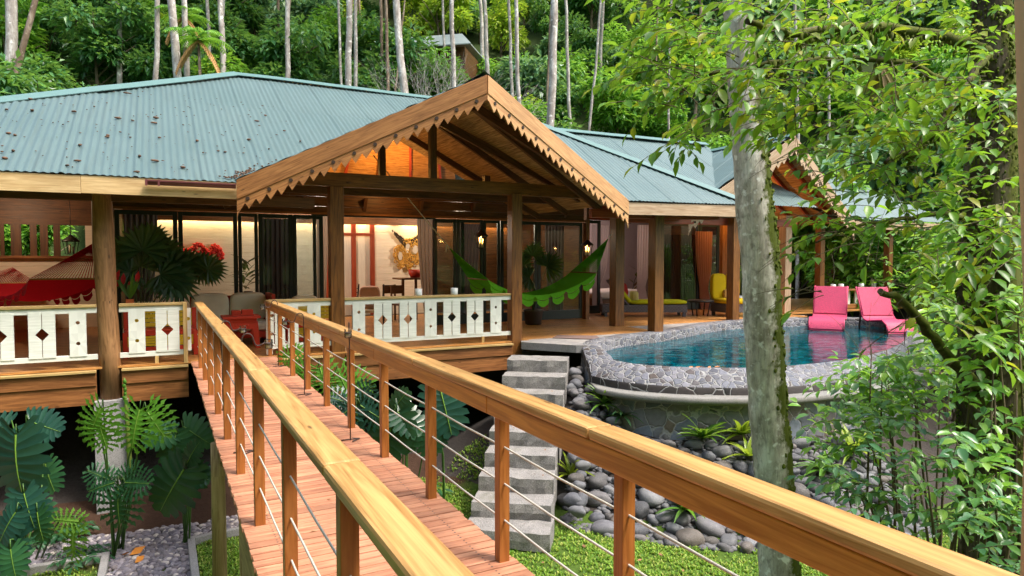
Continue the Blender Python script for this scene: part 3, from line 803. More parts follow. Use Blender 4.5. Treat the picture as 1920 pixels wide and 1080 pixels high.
def ground_z(x, y, pool=True):
    x = np.asarray(x, float); y = np.asarray(y, float)
    dx, dy = x-O.x, y-O.y; u = dx*UX+dy*UY; v = -dx*UY+dy*UX
    z = np.full(x.shape, GL0) + .9*ss(-.6, 3.6, v)*(1-ss(3, 6, u)) + .03*np.sin(x*1.3)*np.sin(y*.9+1)
    z = z + ss(9, 15, u)*ss(-9, -2, v)*1.1
    back = ss(10.5, 13.5, v)
    z = z + back*1.0 + np.maximum(0, v-12.5)*.80*ss(12, 17, v) - np.maximum(0, v-60)*.5
    right = np.maximum(0, u-22)*.42*ss(22, 30, u)*ss(-14, 0, v); z = z+right - np.maximum(0, u-70)*.3*ss(22, 30, u)*ss(-14, 0, v)
    left = np.maximum(0, -u-14)*.35*ss(-10, 3, v); z = z+left - np.maximum(0, -u-60)*.25*ss(-10, 3, v)
    if pool:
        d = pool_dist(x, y)
        bank = -1.26 - np.maximum(0, d-.5)*.58 + (1-ss(1.1, 2.3, x))*ss(10.3, 12.3, y)*.72
        z = np.where(d > .3, np.maximum(z, np.where(v < 1, bank, z)), np.minimum(z, -2.0))
    return z
def gz1(x, y): return float(ground_z(np.array([x]), np.array([y]))[0])
# terrain sheet, finer near the house ------------------------------------
def axis(lo, hi, a, b, fine, coarse):
    out = list(np.arange(a, b, fine)); x = a; s = fine
    while x > lo: s = min(coarse, s*1.18); x -= s; out.insert(0, x)
    x = out[-1]; s = fine
    while x < hi: s = min(coarse, s*1.18); x += s; out.append(x)
    return np.array(out)
ax, ay = axis(-420, 420, -10, 12, .3, 30), axis(-300, 460, 3, 17, .3, 30)
GX, GY = np.meshgrid(ax, ay); GZZ = ground_z(GX, GY)
me = bpy.data.meshes.new('ground'); nx, ny = len(ax), len(ay)
vs = np.stack([GX.ravel(), GY.ravel(), GZZ.ravel()], 1)
idx = np.arange(nx*ny).reshape(ny, nx)
fs = np.stack([idx[:-1, :-1].ravel(), idx[:-1, 1:].ravel(), idx[1:, 1:].ravel(), idx[1:, :-1].ravel()], 1)
me.from_pydata(vs.tolist(), [], fs.tolist()); me.polygons.foreach_set('use_smooth', np.ones(len(fs), bool))
def groundmat():
    T = NT('forest_soil_and_lawn'); o = T.tc('Object')
    a = T.noise(o, .8, 6, .65); b = T.noise(o, 14, 5, .7)
    soil = T.mix(b, (.028, .014, .009), (.085, .048, .032)); green = T.mix(b, (.03, .06, .012), (.09, .15, .02))
    leafy = T.mix(T.noise(o, 3, 5, .7), (.012, .028, .008), (.04, .06, .015))
    sx = T.n('ShaderNodeSeparateXYZ', {0: o})
    # lawn in front of the house line; soil beneath it; forest floor beyond
    v = T.math('ADD', T.math('MULTIPLY', T.math('SUBTRACT', sx.outputs[0], O.x), -UY), T.math('MULTIPLY', T.math('SUBTRACT', sx.outputs[1], O.y), UX))
    lawn = T.math('ADD', T.math('MULTIPLY', v, -.5), T.math('SUBTRACT', T.math('MULTIPLY', a, 1.6), 1.55))
    c = T.mix(T.ramp(lawn, [(.0, 0.0), (.35, 1.0)]), soil, green)
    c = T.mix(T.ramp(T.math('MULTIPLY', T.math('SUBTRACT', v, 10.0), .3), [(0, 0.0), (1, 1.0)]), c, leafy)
    # dark grit under the stones of the bank
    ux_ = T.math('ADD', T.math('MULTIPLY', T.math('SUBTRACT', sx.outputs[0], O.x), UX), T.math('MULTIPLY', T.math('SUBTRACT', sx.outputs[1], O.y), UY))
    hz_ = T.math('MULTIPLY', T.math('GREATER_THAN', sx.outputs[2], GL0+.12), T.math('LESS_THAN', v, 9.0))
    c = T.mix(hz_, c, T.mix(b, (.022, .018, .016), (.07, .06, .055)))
    T.set(Base_Color=c, Roughness=.95, Specular_IOR_Level=.15); T.bump(b, .7, .04); return T.m
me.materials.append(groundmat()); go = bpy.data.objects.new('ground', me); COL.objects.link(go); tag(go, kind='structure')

# ------------------------------------------------------------------ pool
STN = [(.05, .055, .07), (.11, .13, .17), (.16, .165, .19), (.14, .11, .085), (.19, .22, .27), (.07, .08, .10), (.20, .185, .17)]
COPE = mosaic('coping_stones', [(.055, .058, .075), (.13, .135, .165), (.09, .085, .09), (.17, .17, .20), (.08, .09, .12), (.06, .045, .04)], (.30, .30, .30), 8.2, .055, .05, 1.0)
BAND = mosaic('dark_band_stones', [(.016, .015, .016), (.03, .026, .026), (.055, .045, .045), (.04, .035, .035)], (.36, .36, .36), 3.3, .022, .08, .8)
WALLS = mosaic('wall_stones', STN, (.38, .375, .37), 4.0, .036, .14, 1.0)
TILE = plain('teal_pool_tiles', (.012, .19, .25), .3, .35, 2.5)
pool = thing('swimming_pool', 'curved stone-edged swimming pool with teal water beside the deck', 'pool', (cen.x, cen.y, 0))
def loc(P): return [[q-Vector((cen.x, cen.y, 0)) for q in r] for r in P]
def ringgrid(fn, wobz=.0):
    P = [fn(i % NP) for i in range(NP+1)]; m = MB(); m.grid(loc(P)); return m
Z = lambda p, z: Vector((p.x, p.y, z))
zin = lambda i: -.185*FW[i]-.0*(1-FW[i]); zout = lambda i: -.42*FW[i] + .004*(1-FW[i])
wid = lambda i: .36+.12*FW[i]
rag = [rv(-.012, .012) for _ in range(NP)]
obj('coping', ringgrid(lambda i: [Z(PC[i], -.9), Z(PC[i]-NO[i]*rag[i], zin(i)-.03), Z(PC[i]+NO[i]*.02, zin(i)-.004), Z(PC[i]+NO[i]*(.03), zin(i)), Z(PC[i]+NO[i]*wid(i)*.5, (zin(i)+zout(i))/2+.012),
    Z(PC[i]+NO[i]*(wid(i)-.03), zout(i)+.008), Z(PC[i]+NO[i]*wid(i), zout(i)-.02)]), COPE, pool)
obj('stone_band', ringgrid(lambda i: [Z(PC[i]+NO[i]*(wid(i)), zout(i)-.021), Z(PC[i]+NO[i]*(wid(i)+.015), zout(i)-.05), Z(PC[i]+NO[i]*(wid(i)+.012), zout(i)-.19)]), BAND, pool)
obj('pool_wall', ringgrid(lambda i: [Z(PC[i]+NO[i]*(wid(i)+.008), zout(i)-.18), Z(PC[i]+NO[i]*(wid(i)+.03), zout(i)-.5), Z(PC[i]+NO[i]*(wid(i)+.05), -1.3), Z(PC[i]+NO[i]*(wid(i)+.10), -2.3)]), WALLS, pool)
# the overflow ledge juts out under the dark band along the front
a, b = [i for i in range(NP) if FWL[i] > .02][0], [i for i in range(NP) if FWL[i] > .02][-1]
P = []
for i in range(a, b+1):
    k = min(1.0, FWL[i]*1.6); p = PC[i]+NO[i]*wid(i); n = NO[i]; z = zout(i)-.135
    prof = [(-.02, 0.0), (.05, -.01), (.16, -.015), (.21, -.012), (.235, -.03), (.24, -.085), (.225, -.11), (.15, -.125), (.08, -.145), (.045, -.165), (.035, -.175)]
    P.append([Z(p+n*(x*k+.0), z+dz*(.5+.5*k)) for x, dz in prof])
m = MB(); m.grid(loc(P)); m.add(loc([P[0]])[0], [tuple(range(len(P[0])))]); m.add(loc([P[-1]])[0], [tuple(reversed(range(len(P[-1]))))])
obj('overflow_ledge', m, CONC2, pool)
m = MB(); m.grid(loc([[Z(PC[i % NP]-NO[i % NP]*.01, -.25), Z(PC[i % NP]-NO[i % NP]*.08, -1.5), Z(cen+(PC[i % NP]-cen)*.4, -1.55), Z(cen, -1.56)] for i in range(NP+1)])); obj('pool_basin', m, TILE, pool)
def watermat():
    T = NT('pool_water'); o = T.tc('Object')
    h = T.math('ADD', T.noise(T.vmul(o, (1.0, 2.2, 1)), 2.6, 3, .5, .6), T.math('MULTIPLY', T.noise(o, 9, 2, .5), .22))
    bmp = T.n('ShaderNodeBump', {'Height': h, 'Strength': .16, 'Distance': .05}).outputs[0]
    tr = T.n('ShaderNodeBsdfTransparent', {0: (.07, .36, .46)})
    df = T.n('ShaderNodeBsdfDiffuse', {0: T.mix(T.ramp(T.noise(T.vmul(o, (1, 2, 1)), 3.2, 4, .6, 1.5), [(.45, 0.0), (.62, 1.0)]), (.0, .036, .058), (.0, .19, .245)), 'Normal': bmp})  # noise paints the light pattern of caustics into the diffuse colour
    body = T.n('ShaderNodeMixShader', {0: .62, 1: tr.outputs[0], 2: df.outputs[0]})
    g = T.n('ShaderNodeBsdfGlossy', {'Roughness': .03, 'Normal': bmp}); f = T.n('ShaderNodeFresnel', {'IOR': 1.33, 'Normal': bmp})
    ms = T.n('ShaderNodeMixShader', {0: f.outputs[0], 1: body.outputs[0], 2: g.outputs[0]})
    T.t.links.new(ms.outputs[0], T.out.inputs[0]); return T.m
m = MB(); m.add([Z(p+NO[i]*.03, -.2) for i, p in enumerate(PC)], [tuple(range(NP))] if SGN < 0 else [tuple(range(NP))])
if m.f and (Vector(m.v[1])-Vector(m.v[0])).cross(Vector(m.v[NP//3])-Vector(m.v[0])).z < 0: m.f[0] = m.f[0][::-1]
structure('water', m, watermat())
# floating leaves by the near edge
FL1 = plain('orange_dead_leaf', (.42, .13, .03), .7, .4)
lf = MB()
for px, py in ((1300, 688), (1308, 689), (1318, 689), (1330, 689), (1338, 688), (1295, 689), (1344, 688), (1150, 674)):
    p = at_z(px, py, -.193); a = rv(0, 6); s = rv(.035, .06); d = Vector((math.cos(a), math.sin(a), 0))*s; e = Vector((-d.y, d.x, 0))*.5
    lf.add([p-d, p+e+Vector((0, 0, .015)), p+d+Vector((0, 0, .02)), p-e], [(0, 3, 2, 1)])
tag(obj('floating_leaves', lf, FL1), 'orange dead leaves floating by the near pool edge', 'leaf litter', None, 'stuff')

# ------------------------------------------------------------------ stone patio round the house side of the pool
back = [PC[i]+NO[i]*(wid(i)-.03) for i in range(NP-1, 14*6-3, -1)]   # from the left end round the back
pat = [Vector((.19, 13.32, 0)), Vector((1.22, 12.82, 0)), PC[3]+NO[3]*.3, PC[0]+NO[0]*.3] + back + [Vector((8.5, 19.6, 0)), H(13.6, 2.6), H(8.4, 2.4), H(8.35, .3), H(4.98, .3)]
PATIO = mosaic('patio_paving', [(.20, .19, .19), (.27, .25, .24), (.16, .155, .16), (.30, .28, .27)], (.36, .35, .34), 3.2, .02, .1, .35)
m = MB(); n = len(pat); top = [Z(p, -.006) for p in pat]; bot = [Z(p, -.15) for p in pat]
m.add(top+bot, [tuple(range(n))]+[(i, n+i, n+(i+1) % n, (i+1) % n) for i in range(n)])
me = m.mesh('patio', None)
import bmesh
bm = bmesh.new(); bm.from_mesh(me); bmesh.ops.recalc_face_normals(bm, faces=bm.faces); bm.to_mesh(me); bm.free()
me.materials.append(PATIO); me.materials.append(CONC)
for p in me.polygons:
    if abs(p.normal.z) < .5: p.material_index = 1
tag(obj('patio', me, None), kind='structure')
m = MB(); mp = [at_z(x, y, 0.012) for x, y in ((1036, 633), (1128, 636), (1118, 629), (1045, 628))]
m.prism(mp, (0, 0, -.016)); tag(obj('door_mat', m, plain('brown_coir', (.15, .10, .09), .95, .3, 40, bump=.5)), 'brown coir door mat on the stone patio by the top step', 'mat')

# ------------------------------------------------------------------ stone stairs
st = thing('stone_stairs', 'rough grey stone stairs from the lawn up to the patio', 'stairs', (.5, 10.5, GL0))
S0, S1 = Vector((.45, 12.24, -.2)), Vector((-.08, 8.86, -1.98))
GRAN = plain('speckled_granite', (.30, .285, .28), .85, .35, 38, bump=.8, bscale=55)
def granite():
    T = NT('granite_blocks'); o = T.tc('Object'); a = T.noise(o, 90, 3, .8); b = T.noise(o, 3, 5, .65)
    c = T.ramp(a, [(.34, (.09, .085, .085)), (.47, (.24, .23, .225)), (.66, (.40, .385, .37))])
    c = hsv(T, c, T.math('ADD', T.math('MULTIPLY', b, .9), .5)); c = T.mix(T.ramp(T.noise(o, 1.7, 4, .7), [(.55, 0.0), (.75, .5)]), c, (.12, .12, .06))
    T.set(Base_Color=c, Roughness=.9, Specular_IOR_Level=.2); T.bump(T.math('ADD', a, T.noise(o, 14, 4, .6)), .8, .02); return T.m
GRAN = granite()
for i in range(9):
    t = i/8; c = S0+(S1-S0)*t; d = (S1-S0); d.z = 0; d.normalize(); s = Vector((-d.y, d.x, 0))
    hw = .55 + .012*math.sin(i*2.1) + (.05 if i == 8 else 0); tr = .56; hgt = .235
    m = MB(); P = []
    nx_, ny_ = 9, 4
    # block with uneven edges
    for j in range(ny_+1):
        row = []
        for k in range(nx_+1):
            q = c + s*((k/nx_-.5)*2*hw + (rv(-.006, .006) if k in (0, nx_) else 0)) - d*(j/ny_*tr) + Vector((0, 0, rv(-.006, .006)))
            if j == 0: q += d*rv(-.02, .02)+Vector((0, 0, rv(-.016, .0)))
            row.append(q)
        P.append(row)
    L = lambda r: [q-st.location for q in r]
    m.grid([L(r) for r in P], False)
    lip = P[0]; low = [q+Vector((0, 0, -hgt))+d*rv(-.02, .015) for q in lip]; mid = [q+Vector((0, 0, -hgt*.5))+d*rv(-.012, .02) for q in lip]
    m.grid([L(low), L(mid), L(lip)], False)
    for col, sg in ((0, -1), (nx_, 1)):
        e = [P[j][col] for j in range(ny_+1)]; f = [q+Vector((0, 0, -hgt-.25)) for q in e]
        m.grid([L(e), L(f)] if sg < 0 else [L(f), L(e)], False)
    obj('step', m, GRAN, st)
# low concrete wall at the stair head under the porch
m = MB(); m.bar(H(4.75, .0, -.75), H(4.75, .0, -2.4), .35, .35, up=(0, 1, 0)); tag(obj('concrete_footing', m, CONC, None, .01), 'grey concrete footing beneath the porch corner beside the stairs', 'footing')

# ------------------------------------------------------------------ river stones on the bank
UXL = -1.15
def lawn_ok2(q):
    u, v = uvof(q); return v < -1.0 and not (u < 0 and v > -2.1) and not (-2.4 < u < -1.2 and v > -3.6) and float(pool_dist(np.array([q.x]), np.array([q.y]))[0]) > 2.3
def stone_mesh(k):
    r = random.Random(100+k); bm = bmesh.new(); bmesh.ops.create_icosphere(bm, subdivisions=3, radius=1)
    ph = [r.uniform(0, 6) for _ in range(6)]; a = .10+r.random()*.06
    for v in bm.verts:
        p = v.co; f = 1+a*math.sin(2*p.x+ph[0])*math.sin(2.3*p.y+ph[1])+a*.7*math.sin(3.1*p.z+ph[2]+p.x)+.05*math.sin(5*p.y+ph[3])
        v.co = Vector((p.x*f, p.y*f*(.72+.2*math.sin(ph[4])), p.z*f*.62))
    me = bpy.data.meshes.new('river_stone'); bm.to_mesh(me); bm.free()
    me.polygons.foreach_set('use_smooth', np.ones(len(me.polygons), bool)); return me
def stonemat(name, cols):
    T = NT(name); o = T.tc('Object'); oi = T.n('ShaderNodeObjectInfo').outputs['Random']
    c = T.ramp(oi, [(i/(len(cols)-1), x) for i, x in enumerate(cols)])
    n = T.noise(T.vadd(o, T.n('ShaderNodeCombineXYZ', {0: T.math('MULTIPLY', oi, 40.0)}).outputs[0]), 1.6, 6, .68)
    c = hsv(T, c, T.math('ADD', T.math('MULTIPLY', n, 1.1), .45)); c = T.mix(T.ramp(T.noise(o, 22, 3, .7), [(.5, 0.0), (.7, .35)]), c, (.36, .36, .36))
    T.set(Base_Color=c, Roughness=.62, Specular_IOR_Level=.4); T.bump(T.noise(o, 16, 5, .7), .35, .05); return T.m
RS = stonemat('river_stone', [(.036, .036, .042), (.09, .094, .112), (.066, .058, .054), (.13, .13, .147), (.10, .08, .064), (.058, .062, .075), (.165, .168, .18), (.078, .078, .086)])
RS2 = plain('dark_gap_stones', (.10, .10, .108), .7, .5, 20)
sms = [stone_mesh(k) for k in range(9)]
for s in sms: s.materials.append(RS)
placed = []
def put_stone(x, y, r, z):
    for X, Y, q in placed:
        if (x-X)**2+(y-Y)**2 < ((r+q)*.70)**2: return False
    placed.append((x, y, r))
    o = bpy.data.objects.new('river_stone', sms[len(placed) % 9]); COL.objects.link(o)
    tilt = .3
    o.location = (x, y, z+r*.22); o.scale = (r*rv(.95, 1.2), r*rv(.95, 1.15), r*rv(.85, 1.15)); o.rotation_euler = (rv(-.35, .15)+tilt, rv(-.3, .3), rv(0, 6.28))
    tag(o, 'smooth grey river stone in the bank below the pool', 'stone', 'river stones on the bank below the pool'); return True
cand_ = np.random.default_rng(3).uniform((.65, 8.0), (5.9, 13.0), (9000, 2)); cd_ = pool_dist(cand_[:, 0], cand_[:, 1]); cz_ = ground_z(cand_[:, 0], cand_[:, 1])
tries = 0
for i in range(34):          # stacked along the right side of the stairs
    f = i/33*.9; c = Vector((.45, 12.24, -.2)).lerp(Vector((-.08, 8.86, -1.98)), f); r = rv(.09, .14)
    o = bpy.data.objects.new('river_stone', sms[i % 9]); COL.objects.link(o)
    o.location = (c.x+.66+rv(0, .16)+.12*(f > .2)+.1*f, c.y+.25+rv(-.05, .05), max(c.z-.16+rv(-.12, .03), gz1(c.x+.8, c.y+.2)+.05)); o.scale = (r*rv(.9, 1.3), r*rv(.9, 1.2), r*rv(.9, 1.2)); o.rotation_euler = (rv(-.4, .4), rv(-.4, .4), rv(0, 6.28))
    placed.append((o.location.x, o.location.y, r))
    tag(o, 'smooth grey river stone stacked against the right side of the stairs', 'stone', 'river stones beside the stairs')
while len(placed) < 262 and tries < 8999:
    tries += 1
    x, y = map(float, cand_[tries]); d = float(cd_[tries])
    if not (.62 if x > 1.8 else .5) < d < 2.45: continue
    t = (y-8.86)/(12.24-8.86); sx = -.08+.53*t+.62
    if x < sx+.06: continue
    big = 1.0 if d > 1.5 else .8
    put_stone(x, y, rv(.13, .21)*big if tries < 1200 else rv(.10, .15)*big if tries < 4500 else rv(.07, .10), float(cz_[tries]))

LATE = True
# ------------------------------------------------------------------ pebbles and lawn (uncountable)
def scatter(name, base_v, base_f, pos, scl, rot, mat, smooth=True, tilt=None):
    bv = np.array(base_v, float); n = len(pos); k = len(bv)
    c, s = np.cos(rot), np.sin(rot); q = bv[None]*scl[:, None, :]
    if tilt is not None:
        q = q + tilt[:, None, :]*(q[:, :, 2:3])
    x = q[..., 0]*c[:, None]-q[..., 1]*s[:, None]; y = q[..., 0]*s[:, None]+q[..., 1]*c[:, None]
    V = np.stack([x, y, q[..., 2]], -1)+pos[:, None, :]; V = V.reshape(-1, 3)
    bf = np.array(base_f); F = (bf[None]+(np.arange(n)*k)[:, None, None]).reshape(-1, bf.shape[1])
    me = bpy.data.meshes.new(name); me.vertices.add(len(V)); me.vertices.foreach_set('co', V.ravel().astype(np.float32))
    nl = F.size; me.loops.add(nl); me.loops.foreach_set('vertex_index', F.ravel().astype(np.int32))
    me.polygons.add(len(F)); me.polygons.foreach_set('loop_start', np.arange(0, nl, F.shape[1], dtype=np.int32))
    try: me.polygons.foreach_set('loop_total', np.full(len(F), F.shape[1], np.int32))
    except Exception: pass
    me.polygons.foreach_set('use_smooth', np.full(len(F), smooth)); me.materials.append(mat); me.update(calc_edges=True); me.validate()
    o = bpy.data.objects.new(name, me); COL.objects.link(o); return o
g = np.random.default_rng(5)
bm = bmesh.new(); bmesh.ops.create_icosphere(bm, subdivisions=2, radius=1); icv = [v.co[:] for v in bm.verts]; icf = [[v.index for v in f.verts] for f in bm.faces]; bm.free()
# the pebble bed runs along the foot of the soil bank, a little square arm comes forward
edge_near = lambda u: -2.45+.0*u
NPB = 5200
u = g.uniform(-8.6, -.1, NPB); v = g.uniform(-1.95, -.95, NPB)
keepm = (v < -1.08+.10*np.sin(u*1.3)) & (v > -1.92)
u2 = g.uniform(-2.24, -1.34, 900); v2 = g.uniform(-3.4, -1.9, 900)
u = np.concatenate([u[keepm], u2]); v = np.concatenate([v[keepm], v2])
X = O.x+u*UX-v*UY; Y = O.y+u*UY+v*UX
pz = ground_z(X, Y)+g.uniform(.0, .03, len(X)); sz_ = g.uniform(.022, .05, len(X))
scl = np.stack([sz_*g.uniform(.9, 1.4, len(X)), sz_*g.uniform(.75, 1.1, len(X)), sz_*g.uniform(.55, .8, len(X))], 1)
def pebmat():
    T = NT('bed_pebbles'); r = T.isl(); c = T.ramp(r, [(0, (.10, .09, .115)), (.3, (.19, .175, .21)), (.55, (.15, .125, .13)), (.8, (.27, .245, .28)), (.97, (.5, .45, .42))])
    T.set(Base_Color=hsv(T, c, T.math('ADD', T.noise(T.tc('Object'), 30, 4, .6), .5)), Roughness=.7); return T.m
tag(scatter('pebble_bed', icv, icf, np.stack([X, Y, pz], 1), scl, g.uniform(0, 6.28, len(X)), pebmat()), 'bed of small grey pebbles along the foot of the soil', 'pebbles', None, 'stuff')
# small stones that fill the gaps between the river stones
qx, qy = g.uniform(.6, 6.0, 9000), g.uniform(8.0, 13.0, 9000); qd = pool_dist(qx, qy); sxr = -.08+.53*(qy-8.86)/3.38+.66
k_ = (qd > .6) & (qd < 2.5) & (qx > sxr); qx, qy = qx[k_][:2600], qy[k_][:2600]; qs = g.uniform(.025, .062, len(qx))
tag(scatter('bank_gravel', icv, icf, np.stack([qx, qy, ground_z(qx, qy)+.01], 1), np.stack([qs*1.2, qs, qs*.7], 1), g.uniform(0, 6.28, len(qx)), RS2), 'small grey stones filling gaps between the river stones', 'gravel', None, 'stuff')
# kerb edging of the bed
kb = thing('bed_kerb', 'low concrete kerb edging the pebble bed', 'kerb', H(-2, -2.65, GL0))
for a, b in (((-8.6, -1.97), (-2.29, -1.97)), ((-2.29, -1.92), (-2.29, -3.5)), ((-1.29, -1.92), (-1.29, -3.5)), ((-1.29, -1.97), (-.05, -1.80)), ((-2.25, -3.5), (-1.33, -3.5))):
    m = MB(); p, q = H(*a), H(*b); p.z, q.z = gz1(p.x, p.y)+.03, gz1(q.x, q.y)+.03; m.bar(p-kb.location, q-kb.location, .09, .14); obj('kerb_stone', m, CONC, kb, .01)
ll = MB()
for i in range(150):
    q = Vector((rv(-4.5, 6), rv(6.8, 10.5), 0)); s = rv(.02, .05)
    if not lawn_ok2(q): continue
    a = rv(0, 6); d = Vector((math.cos(a), math.sin(a), rv(-.2, .4)))*s; e = Vector((-d.y, d.x, rv(0, .02)))*.45; q.z = gz1(q.x, q.y)+.045
    ll.add([q-d, q-e, q+d, q+e], [(0, 1, 2, 3)])
tag(obj('lawn_litter', ll, plain('brown_lawn_leaf', (.26, .13, .06), .8, .5)), 'scattered brown dead leaves on the lawn', 'leaf litter', None, 'stuff')
ll = MB()
for i in range(34):
    q = H(rv(UXL, .0), rv(-9.5, -.5), .004); s = rv(.008, .022); a = rv(0, 6); d = Vector((math.cos(a), math.sin(a), rv(0, .2)))*s; e = Vector((-d.y, d.x, .003))*.45
    ll.add([q-d, q-e, q+d+Vector((0, 0, .004)), q+e], [(0, 1, 2, 3)])
for i in range(16):
    f = rnd.randrange(9)/8; c = Vector((.45, 12.24, -.2)).lerp(Vector((-.08, 8.86, -1.98)), f); q = c+Vector((rv(-.45, .45), rv(.03, .25), .012)); s = rv(.012, .035); a = rv(0, 6); d = Vector((math.cos(a), math.sin(a), .1))*s; e = Vector((-d.y, d.x, .01))*.45
    ll.add([q-d, q-e, q+d, q+e], [(0, 1, 2, 3)])
tag(obj('deck_litter', ll, plain('brown_deck_leaf', (.20, .085, .03), .8, .5)), 'tiny brown leaf bits fallen on the bridge deck and stairs', 'leaf litter', None, 'stuff')
fl = MB()
for (px, py, s) in ((258, 1032, .11), (235, 1038, .06), (262, 1048, .08), (250, 1026, .07)):
    p = at_z(px, py, GL0+.07); a = rv(0, 6); d = Vector((math.cos(a), math.sin(a), .2))*s; e = Vector((-d.y, d.x, .05))*.5
    fl.add([p-d, p-e, p+d, p+e], [(0, 1, 2, 3)])
tag(obj('fallen_leaves', fl, plain('orange_fallen_leaf', (.55, .20, .02), .6, .3)), 'curled orange fallen leaves lying on the pebble bed', 'leaf litter', None, 'stuff')
# grass: short broad blades in tufts
def grass(n, x0, x1, y0, y1, ok):
    X = g.uniform(x0, x1, n); Y = g.uniform(y0, y1, n); k = ok(X, Y); return X[k], Y[k]
def lawn_ok(X, Y):
    dx, dy = X-O.x, Y-O.y; uu = dx*UX+dy*UY; vv = -dx*UY+dy*UX; d = pool_dist(X, Y)
    bed = (uu < -.02) & (vv > -2.02) | ((uu > -2.35) & (uu < -1.22) & (vv > -3.55))
    pat_ = np.sin(X*2.1+1)*np.sin(Y*2.7)+np.sin(X*5.3+Y*3.1)*.6+np.sin(Y*6.1-X*2)*.4
    return (d > 2.25) & (vv < -.9) & ~bed & (g.uniform(-1.2, 1.6, len(X)) < pat_*1.2+.6)
gx, gy = grass(90000, -7.5, 7.5, 6.2, 12.2, lawn_ok)
bl = []; bf = []
for a in (0, 2.1, 4.2):
    ca, sa = math.cos(a), math.sin(a); i = len(bl)
    bl += [(.0-sa*.16, .0+ca*.16, 0), (.0+sa*.16, -ca*.16, 0), (ca*.42+sa*.18, sa*.42-ca*.18, .62), (ca*.75, sa*.75, .75), (ca*.42-sa*.18, sa*.42+ca*.18, .62)]
    bf += [(i, i+1, i+2, i+4), (i+4, i+2, i+3, i+3)]
bf = [f for f in bf if len(set(f)) == 4] + []
tri = []
for a in range(3): i = a*5; tri += [(i, i+1, i+2), (i, i+2, i+4), (i+4, i+2, i+3)]
sc_ = g.uniform(.028, .06, len(gx)); GRM = leafmat('lawn_blades', [(.07, .17, .015), (.14, .28, .025), (.23, .38, .035), (.36, .36, .09)], .5, .3)
tag(scatter('lawn_grass', bl, tri, np.stack([gx, gy, ground_z(gx, gy)], 1), np.stack([sc_]*3, 1), g.uniform(0, 6.28, len(gx)), GRM, False), 'short bright green lawn growing below the stairs and footbridge', 'grass', None, 'stuff')
# ------------------------------------------------------------------ footbridge (house coordinates)
br = thing('footbridge', 'timber footbridge with cable railings leading up to the porch', 'footbridge', (O.x, O.y, 0), ANG)
pv8 = uvof(at_z(926, 1048, 0)); pv0 = uvof(at_z(502, 667, 0)); SP = (pv0[1]-pv8[1])/8
lvA, lvB = uvof(at_z(441, 888, 0)), uvof(at_z(479, 983, 0)); UL_ = -1.07
END = -12.4
def deckmat():
    mt = W['deck'].copy(); nt = mt.node_tree; T = NT.__new__(NT); T.m = mt; T.t = nt; T.b = nt.nodes['Principled BSDF']; T.out = nt.nodes['Material Output']
    o = T.tc('Object'); s = T.n('ShaderNodeSeparateXYZ', {0: o}); col = T.b.inputs['Base Color'].links[0].from_socket
    fr = T.math('FRACT', T.math('DIVIDE', T.math('SUBTRACT', -.12+.0, s.outputs[1]), .0855)); dy = T.math('MULTIPLY', T.math('SUBTRACT', fr, .51), .0855)
    best = None
    for x0 in (UL_+.05, UL_/2, -.05):
        for e in (-.012, .012) if x0 != UL_/2 else ():
            dx = T.math('SUBTRACT', s.outputs[0], x0); yy = T.math('ADD', dy, e*1.4); d = T.math('SQRT', T.math('ADD', T.math('MULTIPLY', dx, dx), T.math('MULTIPLY', yy, yy)))
            best = d if best is None else T.math('MINIMUM', best, d)
    big = T.noise(o, 1.9, 6, .7); fine = T.noise(T.vmul(o, (3, 12, 1)), 6, 5, .7)
    c = T.mix(T.ramp(big, [(.50, 0.0), (.72, .35)]), col, (.20, .105, .07)); c = T.mix(T.ramp(fine, [(.60, 0.0), (.72, .4)]), c, (.15, .075, .05))
    c = T.mix(T.ramp(best, [(.0040, 1.0), (.0062, 0.0)]), c, (.045, .04, .04))
    T.put(T.b.inputs['Base Color'], c); return mt
m = MB(); v = -.12; 
while v > END:
    a = rv(.11, .13) ; m.box(UL_-.10-rv(0, .012), .10+rv(0, .012), v-.082, v-.006, -.032+rv(-.002, .002), rv(-.002, .002)); v -= .0855
obj('deck_planks', m, deckmat(), br, .003)
for x in (UL_+.05, -.05):
    m = MB(); m.bar((x, -.15, -.14), (x, END, -.14), .05, .21); obj('joist', m, W['log'], br)
def bpost(u, v, sgn):
    m = MB(); s = .062; m.box(u-s/2, u+s/2, v-s/2, v+s/2, -.26, .895); obj('post', m, W['bpost'], br, .004)
for k in range(0, 11): bpost(0.035, pv0[1]-.03-SP*k, 1)
n0 = lvA[1]
for k in range(-9, 6):
    vv = n0+SP*.5*k*2*.5 if False else n0-(lvA[1]-lvB[1])*k
    if END < vv < -.1: bpost(UL_-.004, vv, -1)
def rail_line(u, sg, mcap, mbeam):
    N = 6
    z = .945; v = .02; k = 0
    cuts = [.02, -1.05, -3.2, -5.35, -7.5, -9.7, END]
    for a, b in zip(cuts[:-1], cuts[1:]):
        m = MB(); e = rv(-.003, .003); m.bar((u+e, a, z-.024+e*.5), (u+rv(-.003, .003), b+.004, z-.024), .135, .05); obj('cap_rail', m, mcap, br, .014)
    for a, b in ((-.02, -2.1), (-2.1, -4.3), (-4.3, -6.5), (-6.5, -8.7), (-8.7, END)):
        m = MB(); ub_ = u-.03 if sg > 0 else u+.038; m.bar((ub_, a, z-.098), (ub_+rv(-.002, .002), b+.003, z-.098), .05, .096); obj('side_rail', m, mbeam, br, .006)
rail_line(.03, 1, W['rail'], W['railo']); rail_line(UL_+.02, -1, W['rail'], W['rail'])
CAB = plain('grey_cable', (.50, .47, .42), .5, .15, spec=.5)
